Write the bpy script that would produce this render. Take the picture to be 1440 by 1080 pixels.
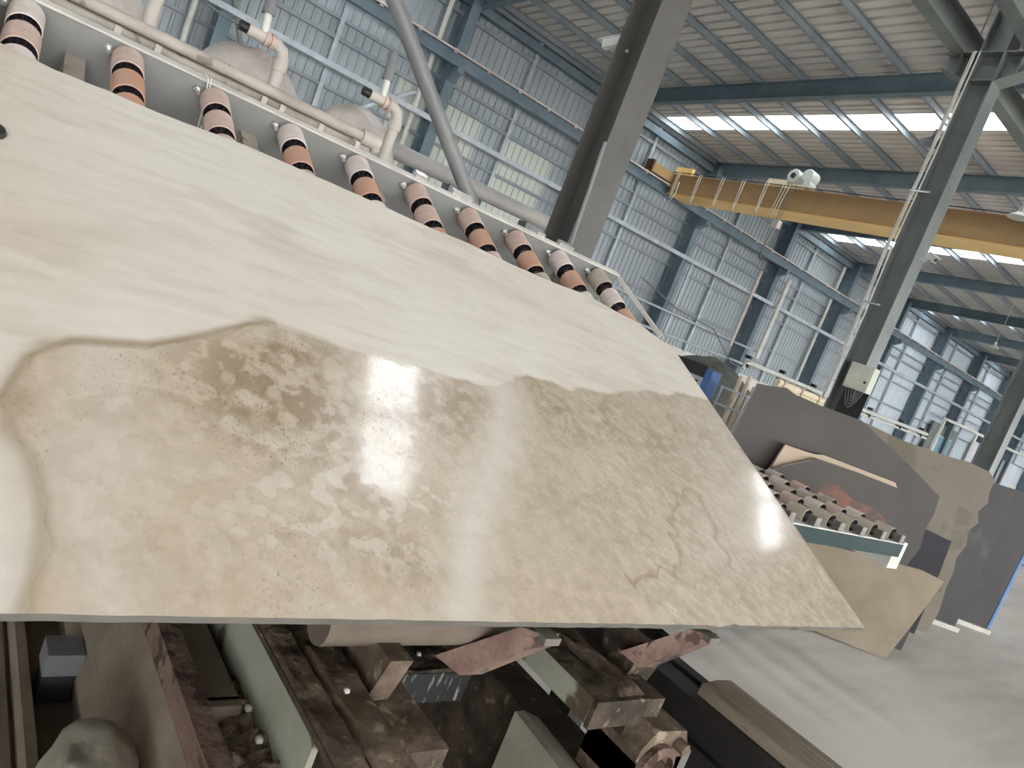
import bpy, math, random
from mathutils import Vector, Matrix, noise

# ------------------------------------------------------------------ scene reset, camera, light
for o in list(bpy.data.objects):
    bpy.data.objects.remove(o, do_unlink=True)
SC = bpy.context.scene
COL = SC.collection
H = 1.6                                    # camera height above the floor
random.seed(7)

cam_d = bpy.data.cameras.new('camera')
cam_d.sensor_width = 36.0
cam_d.lens = 26.0
cam_d.clip_start = 0.05
cam_d.clip_end = 500
cam = bpy.data.objects.new('camera', cam_d)
COL.objects.link(cam)
_r = Vector((0.56235886, 0.74376885, 0.36133144)).normalized()
_f = Vector((-0.76678994, 0.63261314, -0.10878332)).normalized()
_u = _r.cross(_f).normalized()
cam.matrix_world = Matrix(((_r.x, _u.x, -_f.x, 0), (_r.y, _u.y, -_f.y, 0), (_r.z, _u.z, -_f.z, H), (0, 0, 0, 1)))
SC.camera = cam

world = bpy.data.worlds.new('overcast_sky')
SC.world = world
world.use_nodes = True
bg = world.node_tree.nodes['Background']
bg.inputs[0].default_value = (0.97, 0.985, 1.0, 1)
bg.inputs[1].default_value = 8.0

vs = SC.view_settings
vs.view_transform = 'Standard'
vs.look = 'None'
vs.exposure = 0.33
vs.gamma = 1.0
vs.use_curve_mapping = False

# ------------------------------------------------------------------ materials
MATS = {}


def s2l(c):
    return tuple((x / 12.92 if x <= 0.04045 else ((x + 0.055) / 1.055) ** 2.4) for x in [v / 255.0 for v in c])


def mat(name, c1, c2=None, rough=0.6, metal=0.0, scale=4.0, detail=6.0, lo=0.35, hi=0.65, bump=0.0, bscale=None,
        stretch=(1, 1, 1), c3=None, s3=18.0, t3=0.62, spec=0.5):
    """two-tone noise material; colours are sRGB 0..255; c3 = third tone of small blotches"""
    m = bpy.data.materials.new(name)
    m.use_nodes = True
    nt = m.node_tree
    b = nt.nodes['Principled BSDF']
    b.inputs['Roughness'].default_value = rough
    b.inputs['Metallic'].default_value = metal
    b.inputs['Specular IOR Level'].default_value = spec
    col1 = s2l(c1) + (1,)
    if c2 is None:
        b.inputs['Base Color'].default_value = col1
    tc = nt.nodes.new('ShaderNodeTexCoord')
    mp = nt.nodes.new('ShaderNodeMapping')
    mp.inputs['Scale'].default_value = stretch
    nt.links.new(tc.outputs['Object'], mp.inputs[0])
    if c2 is not None:
        nz = nt.nodes.new('ShaderNodeTexNoise')
        nz.inputs['Scale'].default_value = scale
        nz.inputs['Detail'].default_value = detail
        nz.inputs['Roughness'].default_value = 0.62
        nt.links.new(mp.outputs[0], nz.inputs['Vector'])
        rp = nt.nodes.new('ShaderNodeValToRGB')
        rp.color_ramp.elements[0].position = lo
        rp.color_ramp.elements[1].position = hi
        rp.color_ramp.elements[0].color = col1
        rp.color_ramp.elements[1].color = s2l(c2) + (1,)
        nt.links.new(nz.outputs['Fac'], rp.inputs[0])
        out = rp.outputs[0]
        if c3 is not None:
            n3 = nt.nodes.new('ShaderNodeTexNoise')
            n3.inputs['Scale'].default_value = s3
            n3.inputs['Detail'].default_value = 4
            nt.links.new(mp.outputs[0], n3.inputs['Vector'])
            r3 = nt.nodes.new('ShaderNodeValToRGB')
            r3.color_ramp.elements[0].position = t3
            r3.color_ramp.elements[1].position = t3 + 0.06
            nt.links.new(n3.outputs['Fac'], r3.inputs[0])
            mx = nt.nodes.new('ShaderNodeMix')
            mx.data_type = 'RGBA'
            nt.links.new(r3.outputs[0], mx.inputs['Factor'])
            nt.links.new(out, mx.inputs['A'])
            mx.inputs['B'].default_value = s2l(c3) + (1,)
            out = mx.outputs['Result']
        nt.links.new(out, b.inputs['Base Color'])
    if bump > 0:
        nb = nt.nodes.new('ShaderNodeTexNoise')
        nb.inputs['Scale'].default_value = bscale or scale * 4
        nb.inputs['Detail'].default_value = 6
        nt.links.new(mp.outputs[0], nb.inputs['Vector'])
        bp = nt.nodes.new('ShaderNodeBump')
        bp.inputs['Strength'].default_value = bump
        bp.inputs['Distance'].default_value = 0.02
        nt.links.new(nb.outputs['Fac'], bp.inputs['Height'])
        nt.links.new(bp.outputs[0], b.inputs['Normal'])
    MATS[name] = m
    return m


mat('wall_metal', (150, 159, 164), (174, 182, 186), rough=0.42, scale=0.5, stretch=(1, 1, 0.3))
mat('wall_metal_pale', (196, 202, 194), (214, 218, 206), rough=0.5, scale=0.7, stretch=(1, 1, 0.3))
mat('wall_metal_lit', (202, 212, 222), (220, 228, 236), rough=0.42, scale=0.5, stretch=(1, 1, 0.3))  # copy of the wall metal with the far wall's light and haze put into the colour
mat('roof_metal', (200, 196, 190), (218, 215, 210), rough=0.5, scale=0.35, stretch=(0.3, 1, 1))
mat('steel_blue', (92, 110, 122), (112, 128, 138), rough=0.5, scale=1.5)
mat('steel_purlin', (128, 138, 144), (148, 156, 160), rough=0.45, scale=2.0)
mat('steel_column', (104, 110, 109), (124, 129, 127), rough=0.45, scale=1.3, bump=0.05)
mat('steel_column_dusty', (82, 80, 77), (100, 97, 93), rough=0.55, scale=1.3, bump=0.05)
mat('galv', (168, 176, 182), (192, 200, 204), rough=0.35, metal=0.3, scale=3)
mat('white_pipe', (206, 206, 196), (226, 226, 218), rough=0.4, scale=5)
mat('pinkish_pipe', (200, 184, 176), (216, 206, 200), rough=0.5, scale=3)
mat('concrete', (168, 164, 158), (228, 223, 215), rough=0.6, scale=0.8, detail=9, lo=0.30, hi=0.56, stretch=(1.0, 0.22, 1), bump=0.05, bscale=20)
mat('plinth', (206, 202, 192), (226, 222, 212), rough=0.8, scale=1.2, bump=0.1)
mat('crane_web_shaded', (172, 140, 98), (184, 152, 110), rough=0.5, scale=0.8)  # dirty ochre paint with the web's shading put into the colour
mat('crane_yellow_lit', (246, 204, 124), (250, 214, 142), rough=0.45, scale=1.0)  # same crane paint, bounce light on the underside put into the colour
mat('crane_dark', (92, 70, 48), (120, 92, 60), rough=0.6, scale=3)
mat('cream_paint', (222, 206, 176), (232, 220, 196), rough=0.5, scale=3)
mat('motor_white', (214, 220, 212), (196, 206, 200), rough=0.4, scale=4)
mat('black', (30, 30, 32), (44, 43, 44), rough=0.5, scale=6)
mat('cable_white', (214, 210, 200), rough=0.5)
mat('cable_grey', (120, 124, 126), rough=0.5)
mat('box_cream', (204, 206, 188), (190, 194, 178), rough=0.5, scale=6)
mat('bar_white', (222, 218, 210), (200, 196, 188), rough=0.55, scale=5)
mat('beam_grey', (128, 128, 126), (146, 145, 142), rough=0.5, scale=2.5, c3=(104, 102, 98), s3=9, t3=0.68)
mat('dusty_beige', (160, 151, 140), (186, 178, 166), rough=0.85, scale=5, bump=0.15, c3=(138, 130, 119), s3=14, t3=0.62)
mat('dusty_pvc', (178, 170, 160), (198, 190, 180), rough=0.6, scale=7)
mat('dust_plastic', (176, 166, 158), (204, 196, 188), rough=0.45, scale=6, bump=0.5, bscale=9, stretch=(1, 1, 0.5))
mat('sensor_grey', (112, 112, 114), (130, 130, 132), rough=0.5, scale=8)
mat('tube_grey', (122, 122, 124), (142, 141, 140), rough=0.42, scale=2)
mat('duct_grey', (150, 146, 142), (168, 164, 158), rough=0.5, scale=2)
mat('teal_paint', (32, 54, 54), (42, 64, 63), rough=0.6, spec=0.25, scale=3)
mat('wheel_white', (226, 218, 212), (204, 188, 178), rough=0.6, scale=9)
mat('wheel_tan', (212, 188, 176), (190, 166, 152), rough=0.6, scale=11)
mat('wheel_orange', (200, 146, 118), (190, 158, 138), rough=0.6, scale=8)
mat('wheel_dust', (190, 180, 164), (172, 160, 146), rough=0.7, scale=9)
mat('hub_dark', (34, 28, 34), (50, 42, 46), rough=0.5, scale=10)
mat('shaft_steel', (138, 134, 128), (110, 104, 98), rough=0.4, metal=0.5, scale=12)
mat('bolt_bright', (226, 226, 224), (196, 196, 194), rough=0.25, metal=0.6, scale=10)
mat('slab_dark', (81, 76, 73), (90, 85, 81), rough=0.6, spec=0.25, scale=1.5, c3=(98, 93, 89), s3=6, t3=0.7)
mat('slab_darker', (56, 54, 54), (66, 64, 63), rough=0.5, spec=0.25, scale=1.4, c3=(76, 74, 74), s3=2.5, t3=0.58)
mat('slab_navy', (30, 31, 36), (38, 38, 44), rough=0.5, spec=0.2, scale=2)
mat('slab_khaki', (126, 116, 103), (114, 107, 94), rough=0.6, spec=0.25, scale=2.0, c3=(106, 100, 84), s3=3, t3=0.58)
mat('slab_tan', (190, 168, 144), (176, 156, 132), rough=0.5, scale=3)
mat('slab_brown', (134, 122, 106), (156, 143, 125), rough=0.22, scale=1.6, bump=0.02)
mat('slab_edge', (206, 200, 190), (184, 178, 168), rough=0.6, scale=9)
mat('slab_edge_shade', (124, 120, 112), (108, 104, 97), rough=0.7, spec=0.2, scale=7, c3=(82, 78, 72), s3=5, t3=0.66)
mat('blue_paint', (66, 108, 168), (84, 124, 180), rough=0.5, scale=3)
mat('red_stain', (132, 92, 80), (92, 82, 76), rough=0.6, spec=0.25, scale=7, lo=0.45, hi=0.62)
mat('rust', (80, 68, 58), (126, 110, 94), rough=0.9, spec=0.2, scale=9, bump=0.5, bscale=40, c3=(156, 144, 128), s3=16, t3=0.6)
mat('rust_dark', (56, 49, 43), (94, 83, 71), rough=0.9, spec=0.2, scale=8, bump=0.4, bscale=34, c3=(124, 112, 98), s3=20, t3=0.62)
mat('rust_pink', (104, 80, 70), (132, 110, 96), rough=0.85, scale=10, bump=0.5, bscale=40, c3=(72, 54, 46), s3=18, t3=0.56)
mat('dust_debris', (104, 88, 76), (140, 126, 112), rough=0.95, scale=22, bump=0.9, bscale=60, c3=(80, 62, 58), s3=30, t3=0.58)
mat('pale_green', (150, 152, 134), (172, 172, 156), rough=0.65, scale=5, c3=(96, 82, 66), s3=7, t3=0.56, bump=0.1)
mat('dirt_plate', (98, 86, 74), (122, 110, 96), rough=0.85, scale=4, bump=0.15, c3=(112, 82, 62), s3=5, t3=0.6)
mat('dirt_beige', (116, 104, 88), (140, 128, 110), rough=0.9, scale=5, bump=0.2)
mat('black_steel', (34, 31, 32), (48, 44, 44), rough=0.55, scale=6)
mat('drip_steel', (34, 34, 34), (150, 146, 138), rough=0.7, scale=9, lo=0.56, hi=0.66, stretch=(1, 6, 1.2))
mat('timber', (120, 106, 92), (156, 142, 124), rough=0.85, scale=6, stretch=(0.5, 6, 3), bump=0.3, c3=(112, 64, 48), s3=5, t3=0.66)
mat('stick_wood', (220, 204, 186), (196, 176, 156), rough=0.8, scale=10)
mat('stone_pale', (150, 142, 128), (172, 164, 148), rough=0.85, scale=6, bump=0.3)
mat('mound_dark', (70, 74, 70), (98, 98, 90), rough=0.95, scale=4, bump=0.6)
mat('lamp_grey', (120, 126, 134), (100, 106, 114), rough=0.4, scale=6)
mat('lamp_white', (224, 224, 220), (208, 208, 204), rough=0.4, scale=6)
mat('pane_blue', (120, 164, 180), (150, 186, 196), rough=0.15, scale=1.5)
mat('white_paint', (224, 226, 230), (208, 212, 220), rough=0.5, scale=1.0)

m = bpy.data.materials.new('skylight_sheet')
m.use_nodes = True
nt = m.node_tree
nt.nodes.remove(nt.nodes['Principled BSDF'])
tr = nt.nodes.new('ShaderNodeBsdfTranslucent')
tr.inputs[0].default_value = (0.93, 0.95, 0.97, 1)
nt.links.new(tr.outputs[0], nt.nodes['Material Output'].inputs[0])
MATS['skylight_sheet'] = m

# main travertine slab: the banding comes from the colour attribute computed on the slab mesh
m = bpy.data.materials.new('travertine')
m.use_nodes = True
nt = m.node_tree
N, LK = nt.nodes, nt.links
B = N['Principled BSDF']
at = N.new('ShaderNodeAttribute')
at.attribute_name = 'stone'
sep = N.new('ShaderNodeSeparateColor')
LK.new(at.outputs['Color'], sep.inputs[0])
tcn = N.new('ShaderNodeTexCoord')


def mixc(f, a, b, fac=None):
    x = N.new('ShaderNodeMix')
    x.data_type = 'RGBA'
    x.clamp_factor = True
    if f is not None:
        LK.new(f, x.inputs['Factor'])
    if fac is not None:
        x.inputs['Factor'].default_value = fac
    for v, k in ((a, 'A'), (b, 'B')):
        if isinstance(v, tuple):
            x.inputs[k].default_value = s2l(v) + (1,)
        else:
            LK.new(v, x.inputs[k])
    return x.outputs['Result']


def nz(scale, detail=5, rough=0.6, stretch=(1, 1, 1), rot=0.0):
    mp_ = N.new('ShaderNodeMapping')
    mp_.inputs['Scale'].default_value = stretch
    mp_.inputs['Rotation'].default_value = (0, 0, rot)
    LK.new(tcn.outputs['UV'], mp_.inputs[0])
    n_ = N.new('ShaderNodeTexNoise')
    n_.inputs['Scale'].default_value = scale
    n_.inputs['Detail'].default_value = detail
    n_.inputs['Roughness'].default_value = rough
    LK.new(mp_.outputs[0], n_.inputs['Vector'])
    return n_.outputs['Fac']


def ramp(v, a, b):
    r_ = N.new('ShaderNodeMapRange')
    r_.inputs['From Min'].default_value = a
    r_.inputs['From Max'].default_value = b
    LK.new(v, r_.inputs['Value'])
    return r_.outputs[0]


def mul(a, b):
    x = N.new('ShaderNodeMath')
    x.operation = 'MULTIPLY'
    for i, v in enumerate((a, b)):
        if isinstance(v, float):
            x.inputs[i].default_value = v
        else:
            LK.new(v, x.inputs[i])
    return x.outputs[0]


pale = mixc(ramp(nz(3.0, 6, 0.6, (1.0, 6.0, 1), 0.12), 0.3, 0.7), (226, 220, 209), (219, 212, 200))
warm = mixc(ramp(nz(14.0, 8, 0.72), 0.36, 0.64), (214, 200, 180), (196, 181, 159))
c = mixc(sep.outputs[0], pale, warm)                       # R : warm lower half
c = mixc(mul(sep.outputs[1], 0.85), c, (152, 132, 105))       # G : brown veins and clouds
pores = nz(105, 4, 0.75, (1.3, 0.9, 1), 0.5)
fleck = mul(ramp(pores, 0.56, 0.64), sep.outputs[2])
c = mixc(mul(fleck, 0.85), c, (112, 92, 74))              # fine pores in the porous zones (B)
LK.new(c, B.inputs['Base Color'])
rg = N.new('ShaderNodeMapRange')
rg.inputs['To Min'].default_value = 0.62
rg.inputs['To Max'].default_value = 0.12
LK.new(at.outputs['Alpha'], rg.inputs['Value'])
LK.new(rg.outputs[0], B.inputs['Roughness'])
B.inputs['Specular IOR Level'].default_value = 0.6
# the coat is the water film on the freshly polished zone
B.inputs['Coat Roughness'].default_value = 0.07
B.inputs['Coat IOR'].default_value = 1.5
bpn = N.new('ShaderNodeBump')
bpn.inputs['Strength'].default_value = 0.10
bpn.inputs['Distance'].default_value = 0.004
LK.new(nz(150, 4, 0.65, (1.6, 0.8, 1), 0.5), bpn.inputs['Height'])
LK.new(bpn.outputs[0], B.inputs['Normal'])
bpc = N.new('ShaderNodeBump')
bpc.inputs['Strength'].default_value = 0.009
bpc.inputs['Distance'].default_value = 0.004
LK.new(nz(210, 3, 0.6, (1.6, 0.7, 1), 0.5), bpc.inputs['Height'])
LK.new(bpc.outputs[0], B.inputs['Coat Normal'])
pit = ramp(pores, 0.60, 0.53)
LK.new(mul(at.outputs['Alpha'], pit), B.inputs['Coat Weight'])
MATS['travertine'] = m

# ------------------------------------------------------------------ mesh helpers


class MB:
    """collects faces for ONE mesh object, in world coordinates"""

    def __init__(s):
        s.v, s.f, s.mi, s.cur = [], [], [], 0

    def add(s, vs_, fs_):
        o = len(s.v)
        s.v += [tuple(p) for p in vs_]
        for f in fs_:
            s.f.append(tuple(i + o for i in f))
            s.mi.append(s.cur)
        return s

    def box(s, c, size, ax=None):
        """box by centre and size; ax = 3 axis vectors"""
        c = Vector(c)
        X, Y, Z = ax if ax else (Vector((1, 0, 0)), Vector((0, 1, 0)), Vector((0, 0, 1)))
        h = [Vector(a) * (d / 2) for a, d in zip((X, Y, Z), size)]
        vv = [c + h[0] * i + h[1] * j + h[2] * k for k in (-1, 1) for j in (-1, 1) for i in (-1, 1)]
        return s.add(vv, [(0, 2, 3, 1), (4, 5, 7, 6), (0, 1, 5, 4), (1, 3, 7, 5), (3, 2, 6, 7), (2, 0, 4, 6)])

    def bb(s, x0, x1, y0, y1, z0, z1):
        return s.box(((x0 + x1) / 2, (y0 + y1) / 2, (z0 + z1) / 2), (abs(x1 - x0), abs(y1 - y0), abs(z1 - z0)))

    def prism(s, poly, a, b, u, w):
        """extrude a 2D polygon (coords along unit vectors u,w) from point a to point b"""
        a, b, u, w = Vector(a), Vector(b), Vector(u), Vector(w)
        n = len(poly)
        vv = [a + u * p[0] + w * p[1] for p in poly] + [b + u * p[0] + w * p[1] for p in poly]
        fs = [tuple(range(n))[::-1], tuple(range(n, 2 * n))]
        fs += [(i, (i + 1) % n, n + (i + 1) % n, n + i) for i in range(n)]
        return s.add(vv, fs)

    def hsec(s, a, b, u, w, d, fw, tf=0.015, tw=0.01):
        """H section from a to b: depth d along u, flange width fw along w"""
        P = [(-d / 2, -fw / 2), (-d / 2 + tf, -fw / 2), (-d / 2 + tf, -tw / 2), (d / 2 - tf, -tw / 2), (d / 2 - tf, -fw / 2), (d / 2, -fw / 2),
             (d / 2, fw / 2), (d / 2 - tf, fw / 2), (d / 2 - tf, tw / 2), (-d / 2 + tf, tw / 2), (-d / 2 + tf, fw / 2), (-d / 2, fw / 2)]
        a, b, u, w = Vector(a), Vector(b), Vector(u), Vector(w)
        n = 12
        vv = [a + u * p[0] + w * p[1] for p in P] + [b + u * p[0] + w * p[1] for p in P]
        fs = [(i, (i + 1) % n, n + (i + 1) % n, n + i) for i in range(n)]
        for o, fl in ((0, True), (n, False)):
            for q in ((0, 1, 2, 9, 10, 11), (2, 3, 8, 9), (3, 4, 5, 6, 7, 8)):
                t_ = tuple(o + i for i in q)
                fs.append(t_[::-1] if fl else t_)
        return s.add(vv, fs)

    def tube(s, pts, r, n=10, caps=True):
        pts = [Vector(p) for p in pts]
        rr = r if isinstance(r, (list, tuple)) else [r] * len(pts)
        rings = []
        prev = None
        for i, p in enumerate(pts):
            d = (pts[min(i + 1, len(pts) - 1)] - pts[max(i - 1, 0)]).normalized()
            if prev is None:
                t0 = Vector((0, 0, 1)) if abs(d.z) < 0.9 else Vector((1, 0, 0))
                u = d.cross(t0).normalized()
            else:
                u = (prev - d * prev.dot(d)).normalized()
            prev = u
            w = d.cross(u)
            rings.append([p + (u * math.cos(2 * math.pi * k / n) + w * math.sin(2 * math.pi * k / n)) * rr[i] for k in range(n)])
        vv = [v for rg_ in rings for v in rg_]
        fs = []
        for i in range(len(pts) - 1):
            for k in range(n):
                fs.append((i * n + k, i * n + (k + 1) % n, (i + 1) * n + (k + 1) % n, (i + 1) * n + k))
        if caps:
            fs.append(tuple(range(n))[::-1])
            fs.append(tuple((len(pts) - 1) * n + k for k in range(n)))
        return s.add(vv, fs)

    def lathe(s, prof, origin, axis, n=20):
        """profile (radius, height along axis)"""
        axis = Vector(axis).normalized()
        t0 = Vector((0, 0, 1)) if abs(axis.z) < 0.9 else Vector((1, 0, 0))
        u = axis.cross(t0).normalized()
        w = axis.cross(u)
        o = Vector(origin)
        vv, fs = [], []
        for r, h in prof:
            vv += [o + axis * h + (u * math.cos(2 * math.pi * k / n) + w * math.sin(2 * math.pi * k / n)) * r for k in range(n)]
        for i in range(len(prof) - 1):
            for k in range(n):
                fs.append((i * n + k, i * n + (k + 1) % n, (i + 1) * n + (k + 1) % n, (i + 1) * n + k))
        return s.add(vv, fs)

    def mesh(s, name, mats, off=Vector((0, 0, 0)), smooth=False):
        me = bpy.data.meshes.new(name)
        me.from_pydata([(Vector(p) - off)[:] for p in s.v], [], s.f)
        if isinstance(mats, str):
            mats = [mats]
        for k in mats:
            me.materials.append(MATS[k])
        if len(mats) > 1:
            me.polygons.foreach_set('material_index', s.mi)
        if smooth:
            me.polygons.foreach_set('use_smooth', [True] * len(me.polygons))
            try:
                me.set_sharp_from_angle(angle=math.radians(38))
            except Exception:
                pass
        me.update()
        return me

    def build(s, name, mats, parent=None, smooth=False):
        off = parent.matrix_world.translation.copy() if parent is not None and parent.type == 'EMPTY' else (WOFF.get(parent.name, Vector()) if parent else Vector())
        o = bpy.data.objects.new(name, s.mesh(name, mats, off, smooth))
        COL.objects.link(o)
        o.parent = parent
        WOFF[o.name] = off
        return o


WOFF = {}


def tag(o, label, cat, group=None, kind=None):
    if label:
        o['label'] = label
    if cat:
        o['category'] = cat
    if group:
        o['group'] = group
    if kind:
        o['kind'] = kind
    return o


def thing(name, label, cat, loc=(0, 0, 0), group=None):
    o = bpy.data.objects.new(name, None)
    COL.objects.link(o)
    o.location = loc
    o.matrix_world = Matrix.Translation(loc)
    o.empty_display_size = 0.1
    return tag(o, label, cat, group)


def struct(name):
    o = bpy.data.objects.new(name, None)
    COL.objects.link(o)
    o['kind'] = 'structure'
    return o


def inst(name, me, parent, loc=(0, 0, 0)):
    o = bpy.data.objects.new(name, me)
    COL.objects.link(o)
    o.parent = parent
    o.location = loc
    return o


VX, VY, VZ = Vector((1, 0, 0)), Vector((0, 1, 0)), Vector((0, 0, 1))
TH = math.radians(28)
TV = Vector((-math.cos(TH), 0, math.sin(TH)))         # up the tilted table
NV = Vector((math.sin(TH), 0, math.cos(TH)))          # table normal
CP = Vector((0, 0, H))


def TP(t, y, mm):
    return CP + TV * t + VY * y + NV * mm


# ------------------------------------------------------------------ floor, left wall, roof
XW = -20.45                                            # cladding of the long side wall
fl = MB().add([(-45, -60, 0), (45, -60, 0), (45, 120, 0), (-45, 120, 0)], [(0, 1, 2, 3)]).build('floor', 'concrete')
fl['kind'] = 'structure'

wl = struct('wall_left')


def wall_sheet(w, z0, z1, depth=0.035, ribs=4):
    b = MB()
    p = w / ribs
    prof = []
    for i in range(ribs):
        y = i * p
        prof += [(y, 0), (y + p * 0.60, 0), (y + p * 0.70, depth), (y + p * 0.90, depth)]
    prof.append((w, 0))
    n = len(prof)
    vv = [(x, y, z0) for y, x in prof] + [(x, y, z1) for y, x in prof]
    b.add(vv, [(i, i + 1, n + i + 1, n + i) for i in range(n - 1)])
    return b


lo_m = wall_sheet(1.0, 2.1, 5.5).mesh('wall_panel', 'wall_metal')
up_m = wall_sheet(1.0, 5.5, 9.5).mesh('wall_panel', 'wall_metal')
lo_l = wall_sheet(1.0, 2.1, 5.5).mesh('wall_panel', 'wall_metal_lit')
up_l = wall_sheet(1.0, 5.5, 9.5).mesh('wall_panel', 'wall_metal_lit')
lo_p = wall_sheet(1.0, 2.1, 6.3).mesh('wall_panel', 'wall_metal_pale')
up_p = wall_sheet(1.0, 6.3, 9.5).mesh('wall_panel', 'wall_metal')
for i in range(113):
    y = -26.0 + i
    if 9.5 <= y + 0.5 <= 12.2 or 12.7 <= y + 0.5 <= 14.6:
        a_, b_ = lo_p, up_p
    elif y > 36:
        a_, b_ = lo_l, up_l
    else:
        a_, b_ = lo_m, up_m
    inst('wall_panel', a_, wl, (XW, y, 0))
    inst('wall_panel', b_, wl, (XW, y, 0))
MB().bb(XW - 0.15, XW + 0.10, -26, 87, 0, 2.15).build('wall_plinth', 'plinth', wl)
FR = [4.3 + 6.0 * k for k in range(-5, 14)]             # portal frames along the hall
for z, hh in ((3.68, 0.10), (5.0, 0.09), (6.27, 0.12), (6.74, 0.09), (8.62, 0.12)):
    MB().bb(XW + 0.035, XW + 0.14, -26, 87, z - hh / 2, z + hh / 2).build('girt', 'steel_purlin', wl)
for y in FR:
    MB().hsec((XW + 0.42, y - 0.18, 0), (XW + 0.42, y - 0.18, 9.1), VX, VY, 0.60, 0.30).build('wall_column', 'steel_blue', wl)
    MB().bb(XW + 0.04, XW + 0.16, y + 2.55, y + 2.67, 2.1, 9.3).build('wall_post', 'galv', wl)
MB().bb(XW + 0.10, XW + 0.34, -26, 87, 8.86, 9.10).build('eave_beam', 'steel_blue', wl)
MB().bb(XW + 0.02, XW + 0.22, -26, 87, 9.22, 9.42).build('eave_gutter', 'steel_purlin', wl)

ce = struct('ceiling')


def roof_z(x):
    return 9.5 + 0.045 * (x + 20.4)


def roof_sheet(w, x0, x1, ribs=3, depth=0.085):
    b = MB()
    p = w / ribs
    prof = []
    for i in range(ribs):
        y = i * p
        prof += [(y, 0), (y + p * 0.70, 0), (y + p * 0.74, depth), (y + p * 0.94, depth)]
    prof.append((w, 0))
    n = len(prof)
    vv = [(x0, y, roof_z(x0) + d) for y, d in prof] + [(x1, y, roof_z(x1) + d) for y, d in prof]
    b.add(vv, [(i, n + i, n + i + 1, i + 1) for i in range(n - 1)])
    return b


XR, YF, YB = 16.0, -26.0, 87.0  # roof carried on past the view, right and rear, to cut side light
r_x = [(XW - 0.3, XR, 'roof_panel', 'roof_metal')]
r_sk = [(XW - 0.3, -20.0, 'roof_panel', 'roof_metal'), (-20.0, -3.6, 'skylight_panel', 'skylight_sheet'), (-3.6, XR, 'roof_panel', 'roof_metal')]
RC = {}


def roof_strip(y, w, parts):
    for x0, x1, nm, mt in parts:
        key = (x0, x1, nm, round(w, 3))
        if key not in RC:
            RC[key] = roof_sheet(w, x0, x1, max(1, round(w * 3))).mesh(nm, mt)
        inst(nm, RC[key], ce, (0, y, 0))


SKY = [-17.3, -5.3, 6.2, 18.7, 30.7, 42.7, 54.7, 66.7, 78.7]
y = YF
for s_ in SKY + [YB]:
    while s_ - y > 1e-6:
        w_ = min(1.0, s_ - y)
        roof_strip(y, w_, r_x)
        y += w_
    if s_ < YB:
        roof_strip(s_, 1.0, r_sk)
        y = s_ + 1.0
for k in range(28):
    x = -20.05 + 1.38 * k
    if x > XR:
        break
    z = roof_z(x)
    MB().prism([(-0.035, -0.2), (0.045, -0.2), (0.045, -0.185), (-0.022, -0.185), (-0.022, -0.015), (0.045, -0.015), (0.045, 0), (-0.035, 0)],
               (x, YF, z - 0.005), (x, 87, z - 0.005), VX, VZ).build('purlin', 'steel_purlin', ce)
for y in FR:
    u = Vector((0.045, 0, -1)).normalized()
    a_ = Vector((XW + 0.15, y, roof_z(XW + 0.15) - 0.44))
    b_ = Vector((XR, y, roof_z(XR) - 0.44))
    MB().hsec(a_, b_, u, VY, 0.46, 0.22, 0.014, 0.01).build('rafter', 'steel_blue', ce)
# tie rods between the purlins
# far end of the hall
wb = MB().bb(XW, XR, 87.0, 87.2, 0, 11).build('wall_back', 'white_paint')
wb['kind'] = 'structure'
wf = MB().bb(XW, XR, YF - 0.2, YF, 0, 11.4).build('wall_front_unseen', 'wall_metal_lit')  # unseen end wall, added to close off light from the rear
wf['kind'] = 'structure'
# unseen right wall, added to hold back side light: open below, clad above
wr = MB().bb(XR, XR + 0.1, YF, YB, 4.6, 11.4).build('wall_right_unseen', 'wall_metal_lit')
wr['kind'] = 'structure'
# ------------------------------------------------------------------ main slab
OUT_TOP = [(-0.6, 2.335), (0.036, 2.337), (0.163, 2.316), (0.298, 2.326), (0.436, 2.324), (0.71, 2.358), (0.877, 2.356), (1.068, 2.352), (1.229, 2.348), (1.436, 2.336),
           (1.652, 2.345), (1.874, 2.321), (2.128, 2.318), (2.351, 2.338), (2.548, 2.293), (2.698, 2.272), (2.747, 2.226), (2.853, 2.178), (2.915, 2.107)]
EDGE = [(0.152, 1.047), (0.185, 1.164), (0.223, 1.206), (0.252, 1.231), (0.388, 1.267), (0.535, 1.358), (0.627, 1.432), (0.676, 1.46), (0.78, 1.453), (0.966, 1.438),
        (1.158, 1.445), (1.349, 1.446), (1.441, 1.474), (1.546, 1.539), (1.611, 1.576), (1.68, 1.572), (1.815, 1.57), (1.9, 1.60), (2.028, 1.607), (2.1, 1.63), (2.306, 1.705), (2.531, 1.749), (2.62, 1.785), (2.818, 1.81), (3.1, 1.83)]
LEFT = [(0.152, 1.047), (0.166, 0.985), (0.202, 0.932), (0.225, 0.849), (0.232, 0.769), (0.223, 0.694), (0.203, 0.60)]
ZIG = [(1.609, 0.8), (1.618, 0.745), (1.689, 0.782), (1.809, 0.836), (1.852, 0.803), (1.911, 0.856), (1.98, 0.994), (2.06, 1.08), (2.1, 1.125), (2.198, 1.171), (2.267, 1.149), (2.24, 1.05), (2.214, 0.962), (2.196, 0.85)]
ZIG2 = [(x + 0.05, t_ - 0.05) for x, t_ in ZIG]


def lerp_poly(P, x):
    if x <= P[0][0]:
        return P[0][1]
    for (x0, y0), (x1, y1) in zip(P, P[1:]):
        if x <= x1:
            return y0 + (y1 - y0) * (x - x0) / (x1 - x0)
    return P[-1][1]


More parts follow.
